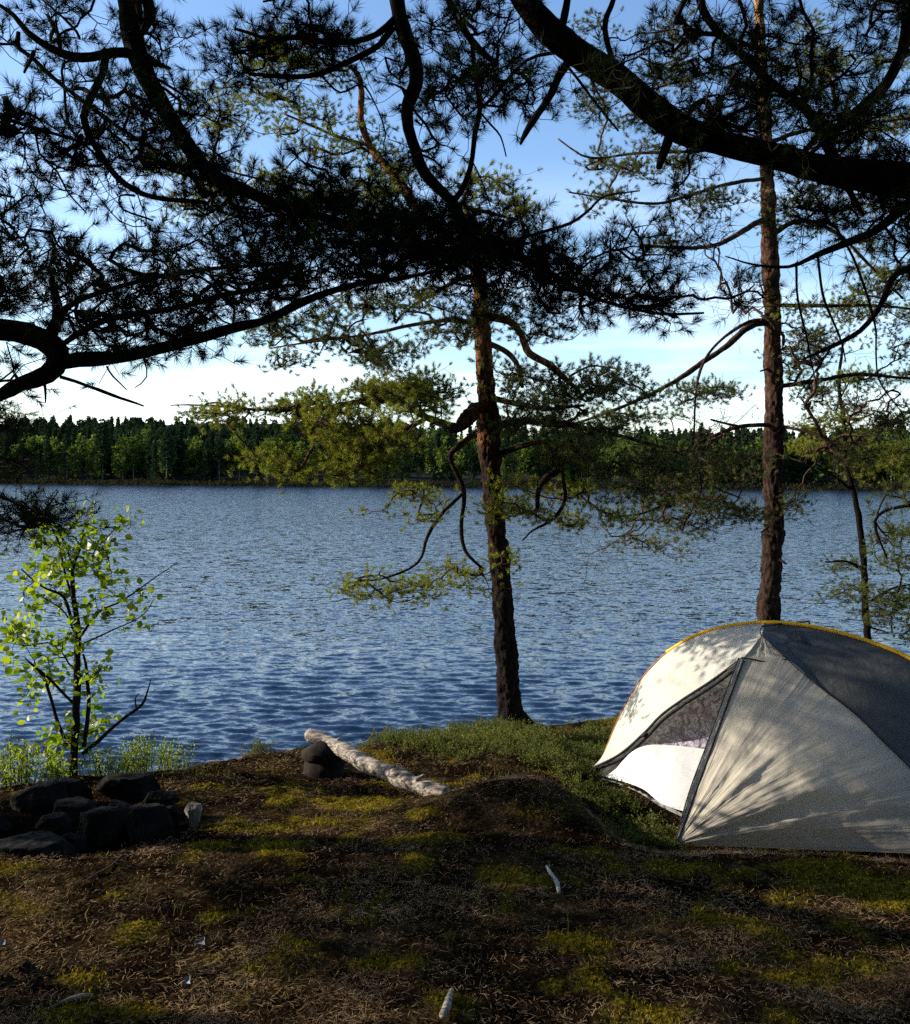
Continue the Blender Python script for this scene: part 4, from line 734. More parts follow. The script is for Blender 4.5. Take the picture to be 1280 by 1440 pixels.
dead = [[(116, 1060, YS, 6), (140, 1040, YS, 6), (170, 1012, YS, 5), (198, 992, YS, 4), (205, 978, YS, 3), (212, 955, YS, 1.5)], [(192, 996, YS, 2.5), (190, 982, YS, 2), (196, 975, YS, 1.5)]]
rng = np.random.RandomState(15)
lm = [stem]+[limb(s_, .03) for s_ in subs]
lb = [(95, 790, 55, 50, 24), (110, 740, 50, 26, 12), (70, 820, 40, 26, 9), (150, 790, 20, 30, 6), (40, 745, 24, 26, 5), (140, 860, 40, 26, 7), (190, 838, 18, 10, 3), (30, 905, 30, 30, 8), (60, 940, 40, 24, 9), (85, 905, 34, 26, 6), (130, 950, 26, 30, 8), (50, 970, 34, 16, 5), (85, 1030, 34, 34, 9), (80, 1065, 30, 22, 8), (130, 1020, 14, 30, 5), (85, 690, 6, 6, 1), (165, 740, 10, 6, 2), (60, 870, 30, 16, 3), (25, 880, 20, 14, 4)]
tg = np.array([P(cx+rng.normal()*rx*.55, cy+rng.normal()*ry*.55, YS+rng.normal()*.14) for cx, cy, rx, ry, n_ in lb for _ in range(int(n_*.72))])
# shift the depth of side limbs a little so the crown is round
gg, SPt, SDt = grow(rng, np.vstack(lm), tg, 7, .05, .8, step=.04, crook=.15, rtip=.0008, up=.3)
for l in lm: gg.add(*tube_arr(l[:, :3], l[:, 3], 7, .05, 4))
gg.build('stem', M_twig_dark, sap, smooth=True)
gg = Geo()
for l in dead: l = limb(l, .03); gg.add(*tube_arr(l[:, :3], l[:, 3], 6, .1, 3))
o = gg.build('dead_branch', M_twig_dark, sap, smooth=True)
C = np.repeat(SPt, 2, 0)+rng.normal(size=(len(SPt)*2, 3))*.02; D = unit(np.repeat(SDt, 2, 0)+rng.normal(size=(len(SPt)*2, 3))*.8)
gg = Geo(); gg.add(*leaf_quads(rng, C, D, .046)); gg.build('leaves', M_leaf, sap)

# ------------------------------------------------------------------ low shrubs on the left bank
def shrub(cx, cy, wpx, hpx, Y_, n, label, seed, m=M_shrub, ls=.016):
    rng = np.random.RandomState(seed); c = P(cx, cy, Y_); c[2] = float(ground_z(c[0], c[1])); rw = wpx/F*Y_*.5; h = hpx/F*Y_
    o = thing('shrub', c, label, 'shrub', 'low shrubs along the left bank'); st = Geo(); LC = []; LD = []
    for i in range(n):
        a_, r_ = rng.rand()*6.28, rng.rand()**.6
        q = c+np.array([math.cos(a_)*r_*rw*.7, math.sin(a_)*r_*rw*.4, 0]); q[2] = float(ground_z(q[0], q[1]))
        hh = h*rng.uniform(.55, 1.0)*(1-.35*r_); tip = q+np.array([math.cos(a_)*rw*.35*r_+rng.normal()*.03, math.sin(a_)*rw*.2*r_+rng.normal()*.03, hh])
        mid = (q+tip)/2+rng.normal(size=3)*.02; pts = catmull(np.array([q-[0, 0, .05], mid, tip]), .03)
        st.add(*tube_arr(pts, np.linspace(.0025, .0008, len(pts)), 3, cap=False))
        k = int(34*hh/.25)+8; t_ = rng.uniform(.25, 1.02, k)
        pc = np.stack([np.interp(t_, np.linspace(0, 1, len(pts)), pts[:, j]) for j in range(3)], -1)+rng.normal(size=(k, 3))*.018
        LC.append(pc); LD.append(rng.normal(size=(k, 3))+np.array([0, 0, .8]))
    st.build('stems', M_twig, o); g2 = Geo(); g2.add(*leaf_quads(rng, np.vstack(LC), np.vstack(LD), ls, .5)); g2.build('leaves', m, o)
shrub(20, 1098, 110, 75, 5.15, 60, 'bushy low shrub at the bottom left corner of the lake', 1)
shrub(75, 1095, 70, 50, 5.2, 34, 'small low shrub just left of the sapling stem', 2)
shrub(145, 1090, 90, 55, 5.35, 44, 'low yellow-green shrub just right of the sapling stem', 3)
shrub(200, 1085, 70, 65, 5.5, 40, 'taller low shrub behind the flat topped rock', 4)
shrub(243, 1080, 50, 55, 5.65, 26, 'rightmost low shrub where the bank turns bare', 5)

# ------------------------------------------------------------------ heather, grass and litter
rng = np.random.RandomState(21)
HP = [(600, 1052, 90, 18, 150), (700, 1055, 110, 24, 260), (790, 1045, 90, 26, 260), (840, 1026, 30, 14, 60), (850, 1135, 60, 24, 110), (905, 1172, 30, 20, 70), (780, 1085, 60, 20, 90), (560, 1045, 60, 10, 50), (900, 1195, 50, 14, 40), (640, 1085, 60, 8, 20), (335, 1080, 40, 8, 30), (700, 1035, 80, 10, 80)]
SPp = []; 
for cx, cy, rx, ry, n_ in HP:
    for _ in range(n_):
        u, v = rng.normal(size=2)*.5; px_, py_ = cx+u*rx, cy+v*ry
        Yg = np.interp(py_, [1012, 1030, 1055, 1095, 1195], [8.2, 7.3, 6.5, 5.9, 4.95]); q = P(px_, py_, Yg)
        if q[1] > y_edge(q[0])+.05: continue
        if q[0] > 1.0 and q[1] > 5.0 and q[1] < 6.4 and q[0]-(.95+(6.1-q[1])*.4) > -.05: continue
        q[2] = float(ground_z(q[0], q[1])); SPp.append(q)
SPp = np.array(SPp)
for k in range(700):   # the heather goes on round the tent and along the shore, also outside the frame
    pass
st = Geo(); LC = []; LD = []
for q in SPp:
    hh = rng.uniform(.04, .13)*(.55 if q[0] > .75 else 1)
    for b_ in range(4):
        tip = q+np.array([rng.normal()*.05, rng.normal()*.05, hh*rng.uniform(.6, 1.1)]); st.add(*tube_arr(np.array([q-[0, 0, .02], (q+tip)/2+rng.normal(size=3)*.008, tip]), [.0016, .0013, .0007], 3, cap=False))
        k = 22; t_ = rng.uniform(.15, 1.03, k)[:, None]; LC.append(q*(1-t_)+tip*t_+rng.normal(size=(k, 3))*.007); LD.append(rng.normal(size=(k, 3))*.8+(tip-q)/np.linalg.norm(tip-q)*1.2)
hg = Geo(); hg.add(*leaf_quads(rng, np.vstack(LC), np.vstack(LD), .014, .35))
ho = tag(hg.build('heather', M_heather), 'green heather and bilberry covering the bank between the leaning pine and the tent', 'heather', kind='stuff')
so_ = st.build('stems', M_twig); so_.parent = ho

# dry needles and grass lying on the ground
def strips(rng, C, ang, tilt, ln, wd, curv):
    n = len(C); d = np.stack([np.cos(ang)*np.cos(tilt), np.sin(ang)*np.cos(tilt), np.sin(tilt)], -1); s = np.stack([-np.sin(ang), np.cos(ang), np.zeros(n)], -1)
    l_ = ln[:, None]; w_ = wd[:, None]
    up_ = np.array([0, 0, 1.0]); c_ = curv[:, None]
    p0 = C; p1 = C+d*l_*.5+s*c_*l_+up_*l_*.03; p2 = C+d*l_
    V = np.stack([p0-s*w_*.5, p0+s*w_*.5, p1+s*w_*.5, p1-s*w_*.5, p2], 1).reshape(-1, 3); k = np.arange(n)[:, None]*5
    return V, k+np.array([[0, 1, 2, 3]]), k+np.array([[3, 2, 4]])
n = 330000; Yl = 2.1*(7.6/2.1)**(rng.rand(n)**1.25); xl = rng.uniform(-.62, .62, n)*Yl
keep = (Yl < y_edge(xl)-.1); mk = moss_mask(xl, Yl, ground_z(xl, Yl)); cl = fbm(np.stack([xl, Yl], -1)*3.3, 4, 91)
keep &= (rng.rand(n) > painted_shade_mask(xl, Yl)*.93) & (rng.rand(n) > mk*.86) & (rng.rand(n) < .24+2.2*np.clip(cl+.02, 0, 1)); xl, Yl = xl[keep], Yl[keep]; n = len(xl)
zl = ground_z(xl, Yl)+0.007*0+rng.uniform(.002, .02, n)
g = Geo(); C = np.stack([xl, Yl, zl], -1)
g.add(*strips(rng, C, rng.rand(n)*6.28, rng.normal(0, .2, n), .010+.030*rng.rand(n)**1.7, rng.uniform(.0007, .0019, n)*(.7+.3*Yl/3), rng.normal(0, .07, n)))
M_litter = leaf_mat('dry_needles', (.008, .0045, .0025), (.065, .038, .018), (.52, .35, .19), .10, .0, nscale=3)
tag(g.build('dry_needle_litter', M_litter), 'dry brown pine needles and grass blades scattered over the ground', 'litter', kind='stuff')
# moss tufts
n = 70000; Yl = 2.2*(6.5/2.2)**rng.rand(n); xl = rng.uniform(-.6, .6, n)*Yl; mk = moss_mask(xl, Yl, ground_z(xl, Yl)); keep = (rng.rand(n) < mk*1.1) & (mk > .25) & (painted_shade_mask(xl, Yl) < .3) & (Yl < y_edge(xl)-.2); xl, Yl = xl[keep], Yl[keep]; n = len(xl)
C = np.stack([xl, Yl, ground_z(xl, Yl)+.010], -1); g = Geo()
D = rng.normal(size=(n, 3))*.5+np.array([0, 0, 1.0]); g.add(*leaf_quads(rng, C, D, .014, .28))
M_moss = leaf_mat('moss_tufts', (.020, .018, .003), (.090, .070, .007), (.32, .24, .022), .3, .0, nscale=5)
tag(g.build('moss_tufts', M_moss), 'yellow-green moss tufts growing in patches on the ground', 'moss', kind='stuff')
# sparse upright grass blades
tuft = []
for cx, cy, rx, ry, n_ in [(960, 1195, 40, 8, 60), (1040, 1203, 60, 5, 60), (1100, 1205, 80, 4, 60), (1210, 1208, 60, 4, 40), (700, 1110, 60, 10, 50), (620, 1045, 100, 10, 120), (380, 1075, 60, 8, 60), (500, 1050, 60, 8, 60), (280, 1125, 50, 20, 120), (860, 1200, 40, 8, 40), (870, 1015, 40, 5, 60), (760, 1030, 80, 6, 60), (560, 1200, 200, 60, 60), (800, 1330, 400, 80, 90), (200, 1350, 180, 60, 40)]:
    for _ in range(n_):
        px_, py_ = cx+rng.normal()*rx*.5, cy+rng.normal()*ry*.5
        Yg = np.interp(py_, [1012, 1030, 1055, 1095, 1195, 1205, 1440], [8.2, 7.3, 6.5, 5.7, 4.6, 4.0, 2.6]); q = P(px_, py_, Yg)
        if q[1] > y_edge(q[0]): continue
        q[2] = float(ground_z(q[0], q[1])); tuft.append(q)
C = np.array(tuft); n = len(C); g = Geo()
g.add(*strips(rng, C, rng.rand(n)*6.28, rng.uniform(.9, 1.5, n), rng.uniform(.02, .085, n), rng.uniform(.0015, .0028, n), rng.normal(0, .15, n)))
M_grass = leaf_mat('grass_blades', (.03, .035, .010), (.08, .08, .02), (.22, .17, .08), .3, .0)
tag(g.build('grass', M_grass), 'thin grass blades sprouting sparsely from the ground', 'grass', kind='stuff')

# ------------------------------------------------------------------ rocks
def rock(label, cx, cy, wpx, hpx, Y_, seed, flat_top=False, depth=.8, m=None, cat='rock', group='stones of the fire ring', sharp=.28, rot=0.0, name='rock'):
    """faceted stone: box-like hull cut by random planes"""
    c = P(cx, cy, Y_); rx, rz_ = wpx/F*Y_/2, hpx/F*Y_/2; ry = rx*depth
    rng = np.random.RandomState(seed); n = 90
    th_, ph = np.meshgrid(np.linspace(0, 2*math.pi, n, endpoint=False), np.linspace(-math.pi/2, math.pi/2, 56)); D = np.stack([np.cos(ph)*np.cos(th_), np.cos(ph)*np.sin(th_), np.sin(ph)], -1).reshape(-1, 3)
    pl = unit(rng.normal(size=(26, 3))); off = rng.uniform(.66, 1.05, 26)
    extra = [[0, 0, 1], [0, 0, -1], [1, 0, .1], [-1, 0, .1], [0, -1, .15], [0, 1, .1]]; eo = [.80 if not flat_top else .66, .9, .92, .92, .85, .9]
    pl = np.vstack([pl, unit(np.array(extra))]); off = np.concatenate([off, eo])
    dots = D@pl.T; r = np.min(np.where(dots > .05, off/np.maximum(dots, .05), 9), axis=1)
    r = np.minimum(r, 1.35); V = D*r[:, None]
    V = V*(1+sharp*.30*fbm(V*1.7+seed, 4, seed)[:, None]-.11*np.abs(fbm(V*4, 5, seed+1))[:, None])
    V[:, 2] /= (V[:, 2].max()-V[:, 2].min())/2; V[:, 0] /= (V[:, 0].max()-V[:, 0].min())/2
    V[:, 2] -= (V[:, 2].max()+V[:, 2].min())/2
    ca, sa = math.cos(rot), math.sin(rot); V = np.stack([V[:, 0]*ca-V[:, 2]*sa*rz_/rx, V[:, 1], V[:, 0]*sa*rx/rz_+V[:, 2]*ca], -1)
    V = V*np.array([rx, ry, rz_])+c
    gz = float(ground_z(c[0], c[1])); low = V[:, 2] < c[2]; bottom = min(V[:, 2].min(), gz-.02)
    V[low, 2] = c[2]+(V[low, 2]-c[2])*((c[2]-bottom)/max(c[2]-V[:, 2].min(), 1e-3))
    g = Geo(); i, j = np.meshgrid(np.arange(55), np.arange(n), indexing='ij'); j2 = (j+1) % n
    g.add(V, np.stack([i*n+j, i*n+j2, (i+1)*n+j2, (i+1)*n+j], -1).reshape(-1, 4))
    o = g.build(name, m or M_rock, origin=[c[0], c[1], gz], smooth=False); tag(o, label, cat, group); return o
M_rock = plain_mat('dark_granite', (.0012, .0012, .0012), (.013, .012, .011), 7, .9, 1.0, .05, 14)  # near-black mottled granite of the fire ring stones
M_rock_pale = plain_mat('pale_granite', (.10, .09, .075), (.26, .23, .19), 14, .8, .5, .01, 8)
rock('large flat topped block at the back of the fire ring', 182, 1110, 104, 44, 4.85, 1, True, .5)
rock('leftmost pointed boulder at the back of the fire ring', 52, 1132, 86, 62, 4.7, 2)
rock('angular stone just left of the flat topped block', 98, 1118, 62, 44, 4.8, 3)
rock('wedge stone in front of the flat topped block', 108, 1142, 66, 34, 4.55, 4, True)
rock('steep sided stone with a pale vertical crack in the front of the ring', 150, 1168, 76, 68, 4.25, 5)
rock('broad humped stone right of the pale crack', 207, 1165, 76, 66, 4.25, 6)
rock('narrow upright stone beside the pale triangular stone', 238, 1152, 28, 36, 4.35, 7)
rock('pale sunlit triangular stone at the right end of the fire ring', 271, 1143, 26, 28, 4.35, 8, True, .8, M_rock_pale)
rock('large low stone nearest the camera on the left', 42, 1205, 120, 60, 4.0, 9, True, .9)
rock('small rounded stone between the front stones of the ring', 100, 1190, 50, 40, 4.1, 10)
rock('dark stone behind the narrow upright stone', 226, 1128, 44, 34, 4.55, 11)
rock('low dark stone at the far left edge of the fire ring', -10, 1170, 60, 50, 4.4, 13)
rock('jagged black stone in the middle of the fire ring', 165, 1140, 40, 26, 4.5, 15)
rock('half buried black stone left of the front stones', 78, 1160, 56, 30, 4.3, 16)
rock('flat greenish pebble lying below the stump', 480, 1116, 26, 12, 5.2, 12, True, 1, M_rock_pale, 'stone', None)
rock('flat grey stone set in the moss beyond the small white stick', 748, 1196, 50, 14, 4.0, 14, True, .9, M_rock_pale, 'stone', None)

# ------------------------------------------------------------------ log on a stump
M_wood = None
m, t, N, K = mat('weathered_wood')
tc_ = N.new('ShaderNodeTexCoord'); mp_ = N.new('ShaderNodeMapping'); d_ = unit(P(622, 1118, 4.9)-P(436, 1035, 5.6)); mp_.inputs['Rotation'].default_value = (0, 0, -math.atan2(d_[1], d_[0])); mp_.inputs['Scale'].default_value = (2.5, 16, 16)
K.new(tc_.outputs['Object'], mp_.inputs[0]); n_ = N.new('ShaderNodeTexNoise'); n_.inputs['Scale'].default_value = 5; n_.inputs['Detail'].default_value = 8; K.new(mp_.outputs[0], n_.inputs['Vector'])
n2_ = N.new('ShaderNodeTexNoise'); n2_.inputs['Scale'].default_value = 16; n2_.inputs['Detail'].default_value = 4; K.new(tc_.outputs['Object'], n2_.inputs['Vector'])
r_ = ramp(N, ((.04, .03, .024), (.19, .16, .13), (.36, .32, .265)), (.36, .52, .68)); K.new(n_.outputs['Fac'], r_.inputs[0])
r2_ = ramp(N, ((.22, .17, .14), (1, 1, 1)), (.36, .46)); K.new(n2_.outputs['Fac'], r2_.inputs[0])
mu = N.new('ShaderNodeMixRGB'); mu.blend_type = 'MULTIPLY'; mu.inputs[0].default_value = .9; K.new(r_.outputs[0], mu.inputs[1]); K.new(r2_.outputs[0], mu.inputs[2])
bs = N.new('ShaderNodeBsdfPrincipled'); bs.inputs['Roughness'].default_value = .85; K.new(mu.outputs[0], bs.inputs['Base Color'])
b = N.new('ShaderNodeBump'); b.inputs['Strength'].default_value = .8; b.inputs['Distance'].default_value = .012; K.new(n_.outputs['Fac'], b.inputs['Height']); K.new(b.outputs[0], bs.inputs['Normal']); out(t, bs.outputs[0]); M_wood = m
M_stump = plain_mat('charred_stump_wood', (.003, .0028, .0025), (.020, .015, .012), 18, .9, .6, .01)
LG = limb([(433, 1030, 5.62, 15), (441, 1035, 5.6, 20), (460, 1043, 5.55, 20), (490, 1059, 5.4, 21), (520, 1077, 5.25, 23), (550, 1089, 5.12, 25), (580, 1101, 5.0, 25), (605, 1111, 4.92, 26), (628, 1120, 4.85, 25)], .015)
g = Geo(); g.add(*tube_arr(LG[:, :3], LG[:, 3]*(1+.07*np.sin(np.arange(len(LG))*.35)), 22, .16, 4))
for a_, b_ in (((548, 1083, 5.1, 7), (556, 1076, 5.08, 4)), ((585, 1096, 4.95, 7), (596, 1090, 4.93, 4)), ((470, 1043, 5.5, 5), (478, 1038, 5.48, 3))):
    l = limb([a_, b_], .01); g.add(*tube_arr(l[:, :3], l[:, 3], 7, .1, 2))
lo_ = g.build('log', M_wood, origin=list(LG[0, :3]), smooth=True); tag(lo_, 'bleached fallen log with one end propped on the dark stump', 'log')
c = P(455, 1085, 5.5); c[2] = float(ground_z(c[0], c[1])); zt = P(455, 1051, 5.55)[2]
st_ = thing('stump', c, 'charred tree stump holding up the left end of the log', 'stump')
rr = .105; zz = np.array([c[2]-.06, c[2]+.02, c[2]+.08, zt-.065, zt-.06, zt-.02]); P_ = np.array([[c[0]+.004*i, c[1], z_] for i, z_ in enumerate(zz)])
g = Geo(); g.add(*tube_arr(P_, [.128, .124, .121, .119, .117, .116], 8, .03, 6)); g.build('stump_body', M_stump, st_)
g = Geo(); g.add(*tube_arr(np.array([[c[0]-.015, c[1], zt-.045], [c[0]-.015, c[1], zt-.035], [c[0]-.015, c[1], zt-.006], [c[0]-.015, c[1], zt]]), [.116, .1175, .1175, .116], 8, .03, 6)); g.build('top_slab', M_stump, st_)

# ------------------------------------------------------------------ sticks, cones, leaves
def stick(name, label, rows, m, cat='stick', group=None, n=7, dz=.006):
    pts = []
    for x, y, w_ in rows:
        q = gp(x, y); pts.append([q[0], q[1], q[2]+dz+w_/2/F*q[1]*.6, w_/2/F*q[1]])
    l = catmull(np.array(pts), .008); g = Geo(); g.add(*tube_arr(l[:, :3], l[:, 3], n, .18, 5)); tag(g.build(name, m, origin=list(l[0, :3]), smooth=True), label, cat, group)
M_pale = plain_mat('bleached_stick', (.20, .185, .17), (.40, .38, .35), 30, .8)
stick('stick', 'small curved white stick on the moss below the flat grey stone', [(769, 1222, 4), (774, 1234, 6), (783, 1246, 7), (786, 1260, 5)], M_pale)
stick('stick', 'weathered stick end standing at the bottom edge of the photo', [(624, 1446, 14), (630, 1425, 12), (635, 1408, 6)], M_wood, dz=.02)
stick('stick', 'thin crooked root lying in front of the fire ring stones', [(118, 1246, 3), (136, 1236, 4), (155, 1224, 4), (170, 1210, 4), (178, 1204, 2)], M_twig)
stick('stick', 'dark stick lying flat near the bottom left corner', [(68, 1424, 4), (90, 1415, 6), (110, 1411, 8), (130, 1407, 5)], M_wood)
stick('stick', 'thin brown twig on the dark ground right of the white stick', [(1095, 1283, 2), (1115, 1268, 3), (1140, 1258, 3), (1160, 1256, 2)], M_twig)
stick('stick', 'short brown twig lying left of the thin brown twig', [(905, 1246, 5), (912, 1252, 7), (920, 1258, 5)], M_twig)
def cone(px_, py_, label, seed):
    rng = np.random.RandomState(seed); q = gp(px_, py_); q[2] += .016; g = Geo(); ax = unit(np.array([rng.normal(), rng.normal(), .1])); L_ = .05
    a0 = unit(np.cross(ax, [0, 0, 1.])); b0_ = np.cross(ax, a0); k = 60
    g.add(*tube_arr(np.array([q+ax*L_*(t_-.5) for t_ in (0, .2, .5, .8, 1)]), [.005, .012, .013, .008, .003], 8))
    t_ = np.linspace(.02, .98, k); ph = np.arange(k)*2.4; r_ = .017*np.sin(np.pi*np.clip(t_*.85+.12, 0, 1))+.004
    rad = a0*np.cos(ph)[:, None]+b0_*np.sin(ph)[:, None]; C = q+ax*(L_*(t_-.5))[:, None]+rad*(r_*.45)[:, None]; D = rad*.9+ax*.35
    V, F4 = leaf_quads(rng, C, D, .015, .8); g.add(V, F4); tag(g.build('pine_cone', M_cone, origin=list(q)), label, 'pine cone', 'pine cones fallen at the bottom left')
M_cone = plain_mat('pine_cone_scales', (.018, .012, .009), (.05, .033, .022), 40, .9)
cone(36, 1372, 'dark pine cone highest of the three at the bottom left', 1); cone(8, 1390, 'dark pine cone nearest the left edge at the bottom', 2); cone(47, 1394, 'dark pine cone lowest and rightmost of the three at the bottom left', 3)
def dry_leaf(px_, py_, label, seed, s=.045, m=None):
    rng = np.random.RandomState(seed); q = gp(px_, py_); n = 9; u, v = np.meshgrid(np.linspace(-1, 1, n), np.linspace(-1, 1, n)); wv = (1-np.abs(u)**1.6)*(1+.2*np.sin(u*9+seed))
    X_ = u*s*.5; Y_ = v*wv*s*.33; Z_ = .012+.010*u*u+.006*v*v+.003*np.sin(u*5+v*3+seed); a_ = rng.rand()*3
    V = np.stack([X_*math.cos(a_)-Y_*math.sin(a_), X_*math.sin(a_)+Y_*math.cos(a_), Z_], -1).reshape(-1, 3)+q; idx = np.arange(n*n).reshape(n, n)
    Q = np.stack([idx[:-1, :-1], idx[:-1, 1:], idx[1:, 1:], idx[1:, :-1]], -1).reshape(-1, 4); V2 = V+np.array([0, 0, .0015]); g = Geo(); g.add(V, Q); g.add(V2, Q)
    tag(g.build('dry_leaf', m, origin=list(q), smooth=True), label, 'leaf')
M_dleaf = plain_mat('pale_dry_leaf', (.08, .085, .09), (.26, .27, .29), 60, .8)
dry_leaf(281, 1336, 'pale bluish dry leaf on the dark ground below the mossy patch', 1, .05, M_dleaf); dry_leaf(261, 1394, 'crumpled whitish leaf near the bottom edge left of centre', 2, .045, M_dleaf); dry_leaf(2, 1338, 'pale dry leaf at the very left edge of the sunlit ground', 3, .04, M_dleaf)

# ------------------------------------------------------------------ tent
def fabric(name, col, trans=.45, rough=.45, fold=(20, 1.6), bumpd=.010, dark=.82):
    m, t, N, K = mat(name); uv = N.new('ShaderNodeUVMap'); uv.uv_map = 'UVMap'
    mp_ = N.new('ShaderNodeMapping'); mp_.inputs['Scale'].default_value = (fold[0], fold[1], 1); K.new(uv.outputs[0], mp_.inputs[0])
    n1 = N.new('ShaderNodeTexNoise'); n1.inputs['Scale'].default_value = 1.0; n1.inputs['Detail'].default_value = 3; n1.inputs['Distortion'].default_value = .6; K.new(mp_.outputs[0], n1.inputs['Vector'])
    mp2 = N.new('ShaderNodeMapping'); mp2.inputs['Scale'].default_value = (9, 8, 1); mp2.inputs['Rotation'].default_value = (0, 0, .5); K.new(uv.outputs[0], mp2.inputs[0])
    n2 = N.new('ShaderNodeTexNoise'); n2.inputs['Scale'].default_value = 1.0; n2.inputs['Detail'].default_value = 5; n2.inputs['Distortion'].default_value = 1.8; K.new(mp2.outputs[0], n2.inputs['Vector'])
    b1 = N.new('ShaderNodeBump'); b1.inputs['Strength'].default_value = .9; b1.inputs['Distance'].default_value = bumpd; K.new(n1.outputs['Fac'], b1.inputs['Height'])
    b2 = N.new('ShaderNodeBump'); b2.inputs['Strength'].default_value = .8; b2.inputs['Distance'].default_value = bumpd*.45; K.new(n2.outputs['Fac'], b2.inputs['Height']); K.new(b1.outputs[0], b2.inputs['Normal'])
    d = N.new('ShaderNodeBsdfPrincipled'); d.inputs['Base Color'].default_value = (*col, 1); d.inputs['Roughness'].default_value = rough; d.inputs['Specular IOR Level'].default_value = .22; K.new(b2.outputs[0], d.inputs['Normal'])
    tr = N.new('ShaderNodeBsdfTranslucent'); tr.inputs[0].default_value = (col[0]*dark, col[1]*dark, col[2]*dark*.95, 1); K.new(b2.outputs[0], tr.inputs['Normal'])
    mx_ = N.new('ShaderNodeMixShader'); mx_.inputs[0].default_value = trans; K.new(d.outputs[0], mx_.inputs[1]); K.new(tr.outputs[0], mx_.inputs[2]); out(t, mx_.outputs[0]); return m
M_fly = fabric('silver_grey_nylon', (.42, .385, .31), .28)
M_fly2 = fabric('silver_grey_nylon_panel', (.46, .455, .40), .30, fold=(16, 2))
M_shade_fly = fabric('shade_darkened_nylon', (.055, .056, .052), .15, fold=(20, 6))  # fly nylon darkened to stand in for shade on the right slope
M_tape = plain_mat('black_zip_tape', (.012, .012, .014), (.03, .03, .032), 40, .6)
M_pole = plain_mat('yellow_pole_sleeve', (.62, .33, .015), (.70, .40, .03), 20, .4)
M_bronze = plain_mat('bronze_pole', (.16, .06, .02), (.26, .10, .03), 20, .4)
M_inner = fabric('white_inner_fabric', (.80, .80, .78), .30, fold=(12, 4), bumpd=.006)
m, t, N, K = mat('mosquito_mesh')
uv = N.new('ShaderNodeUVMap'); uv.uv_map = 'UVMap'; mp_ = N.new('ShaderNodeMapping'); mp_.inputs['Scale'].default_value = (40, 6, 1); mp_.inputs['Rotation'].default_value = (0, 0, .25); K.new(uv.outputs[0], mp_.inputs[0])
n_ = N.new('ShaderNodeTexNoise'); n_.inputs['Scale'].default_value = 1; n_.inputs['Detail'].default_value = 6; n_.inputs['Distortion'].default_value = 1.2; K.new(mp_.outputs[0], n_.inputs['Vector'])
r_ = ramp(N, ((.16, .13, .17), (.42, .36, .45), (.75, .68, .78)), (.38, .5, .62)); K.new(n_.outputs['Fac'], r_.inputs[0])
d = N.new('ShaderNodeBsdfDiffuse'); K.new(r_.outputs[0], d.inputs[0]); tr = N.new('ShaderNodeBsdfTransparent'); t2 = N.new('ShaderNodeBsdfTranslucent'); K.new(r_.outputs[0], t2.inputs[0]); m3 = N.new('ShaderNodeMixShader'); m3.inputs[0].default_value = .4; K.new(d.outputs[0], m3.inputs[1]); K.new(t2.outputs[0], m3.inputs[2]); mx_ = N.new('ShaderNodeMixShader'); mx_.inputs[0].default_value = .15; K.new(m3.outputs[0], mx_.inputs[1]); K.new(tr.outputs[0], mx_.inputs[2])
b = N.new('ShaderNodeBump'); b.inputs['Distance'].default_value = .02; K.new(n_.outputs['Fac'], b.inputs['Height']); K.new(b.outputs[0], d.inputs['Normal']); out(t, mx_.outputs[0]); M_mesh = m

def resamp(C, n):
    C = catmull(np.asarray(C, float), .01); s = np.concatenate([[0], np.cumsum(np.linalg.norm(np.diff(C[:, :3], axis=0), axis=1))]); t_ = np.linspace(0, s[-1], n); return np.stack([np.interp(t_, s, C[:, j]) for j in range(3)], -1)
def panel(name, A, B, mt, parent, nu=110, nv=60, sag=0.0, wr=.004, seed=0, label=None, fr=26, conv=None, apex=None, thick=0):
    """ruled cloth between edge curves A and B; u runs along them, v across"""
    A = resamp(A, nu); B = resamp(B, nu); v = np.linspace(0, 1, nv)[None, :, None]; S = A[:, None]*(1-v)+B[:, None]*v
    U_, V_ = np.meshgrid(np.linspace(0, 1, nu), np.linspace(0, 1, nv), indexing='ij')
    du = np.gradient(S, axis=0); dv = np.gradient(S, axis=1); Nn = unit(np.cross(du, dv)); Nn[~np.isfinite(Nn)] = 0
    win = np.sin(np.pi*V_)**.7*np.clip(np.sin(np.pi*np.clip(U_, .001, .999)), 0, 1)**.4
    w1 = fbm(np.stack([U_*fr, V_*1.6+seed, 0*U_], -1), 3, seed); w2 = fbm(np.stack([U_*9+V_*6, V_*9-U_*4, 0*U_], -1), 3, seed+5)
    S = S+Nn*((sag*np.sin(np.pi*V_)*np.sin(np.pi*U_)+wr*(1.3*w1+.8*w2)*win)[..., None])
    g = Geo(); idx = np.arange(nu*nv).reshape(nu, nv); g.add(S, np.stack([idx[:-1, :-1], idx[1:, :-1], idx[1:, 1:], idx[:-1, 1:]], -1).reshape(-1, 4))
    o = g.build(name, mt, parent, smooth=True); me = o.data; uvl = me.uv_layers.new(name='UVMap'); vi = np.zeros(len(me.loops), np.int32); me.loops.foreach_get('vertex_index', vi)
    uvl.data.foreach_set('uv', np.stack([U_.ravel()[vi], V_.ravel()[vi]], -1).astype(np.float32).ravel())
    if label: o['label'] = label
    return o
def rod(name, pts, r, mt, parent, n=8, smooth_step=.02):
    C = catmull(np.asarray(pts, float)[:, :3], smooth_step); g = Geo(); g.add(*tube_arr(C, np.full(len(C), r), n)); return g.build(name, mt, parent, smooth=True)
gz = lambda x, y: float(ground_z(x, y))
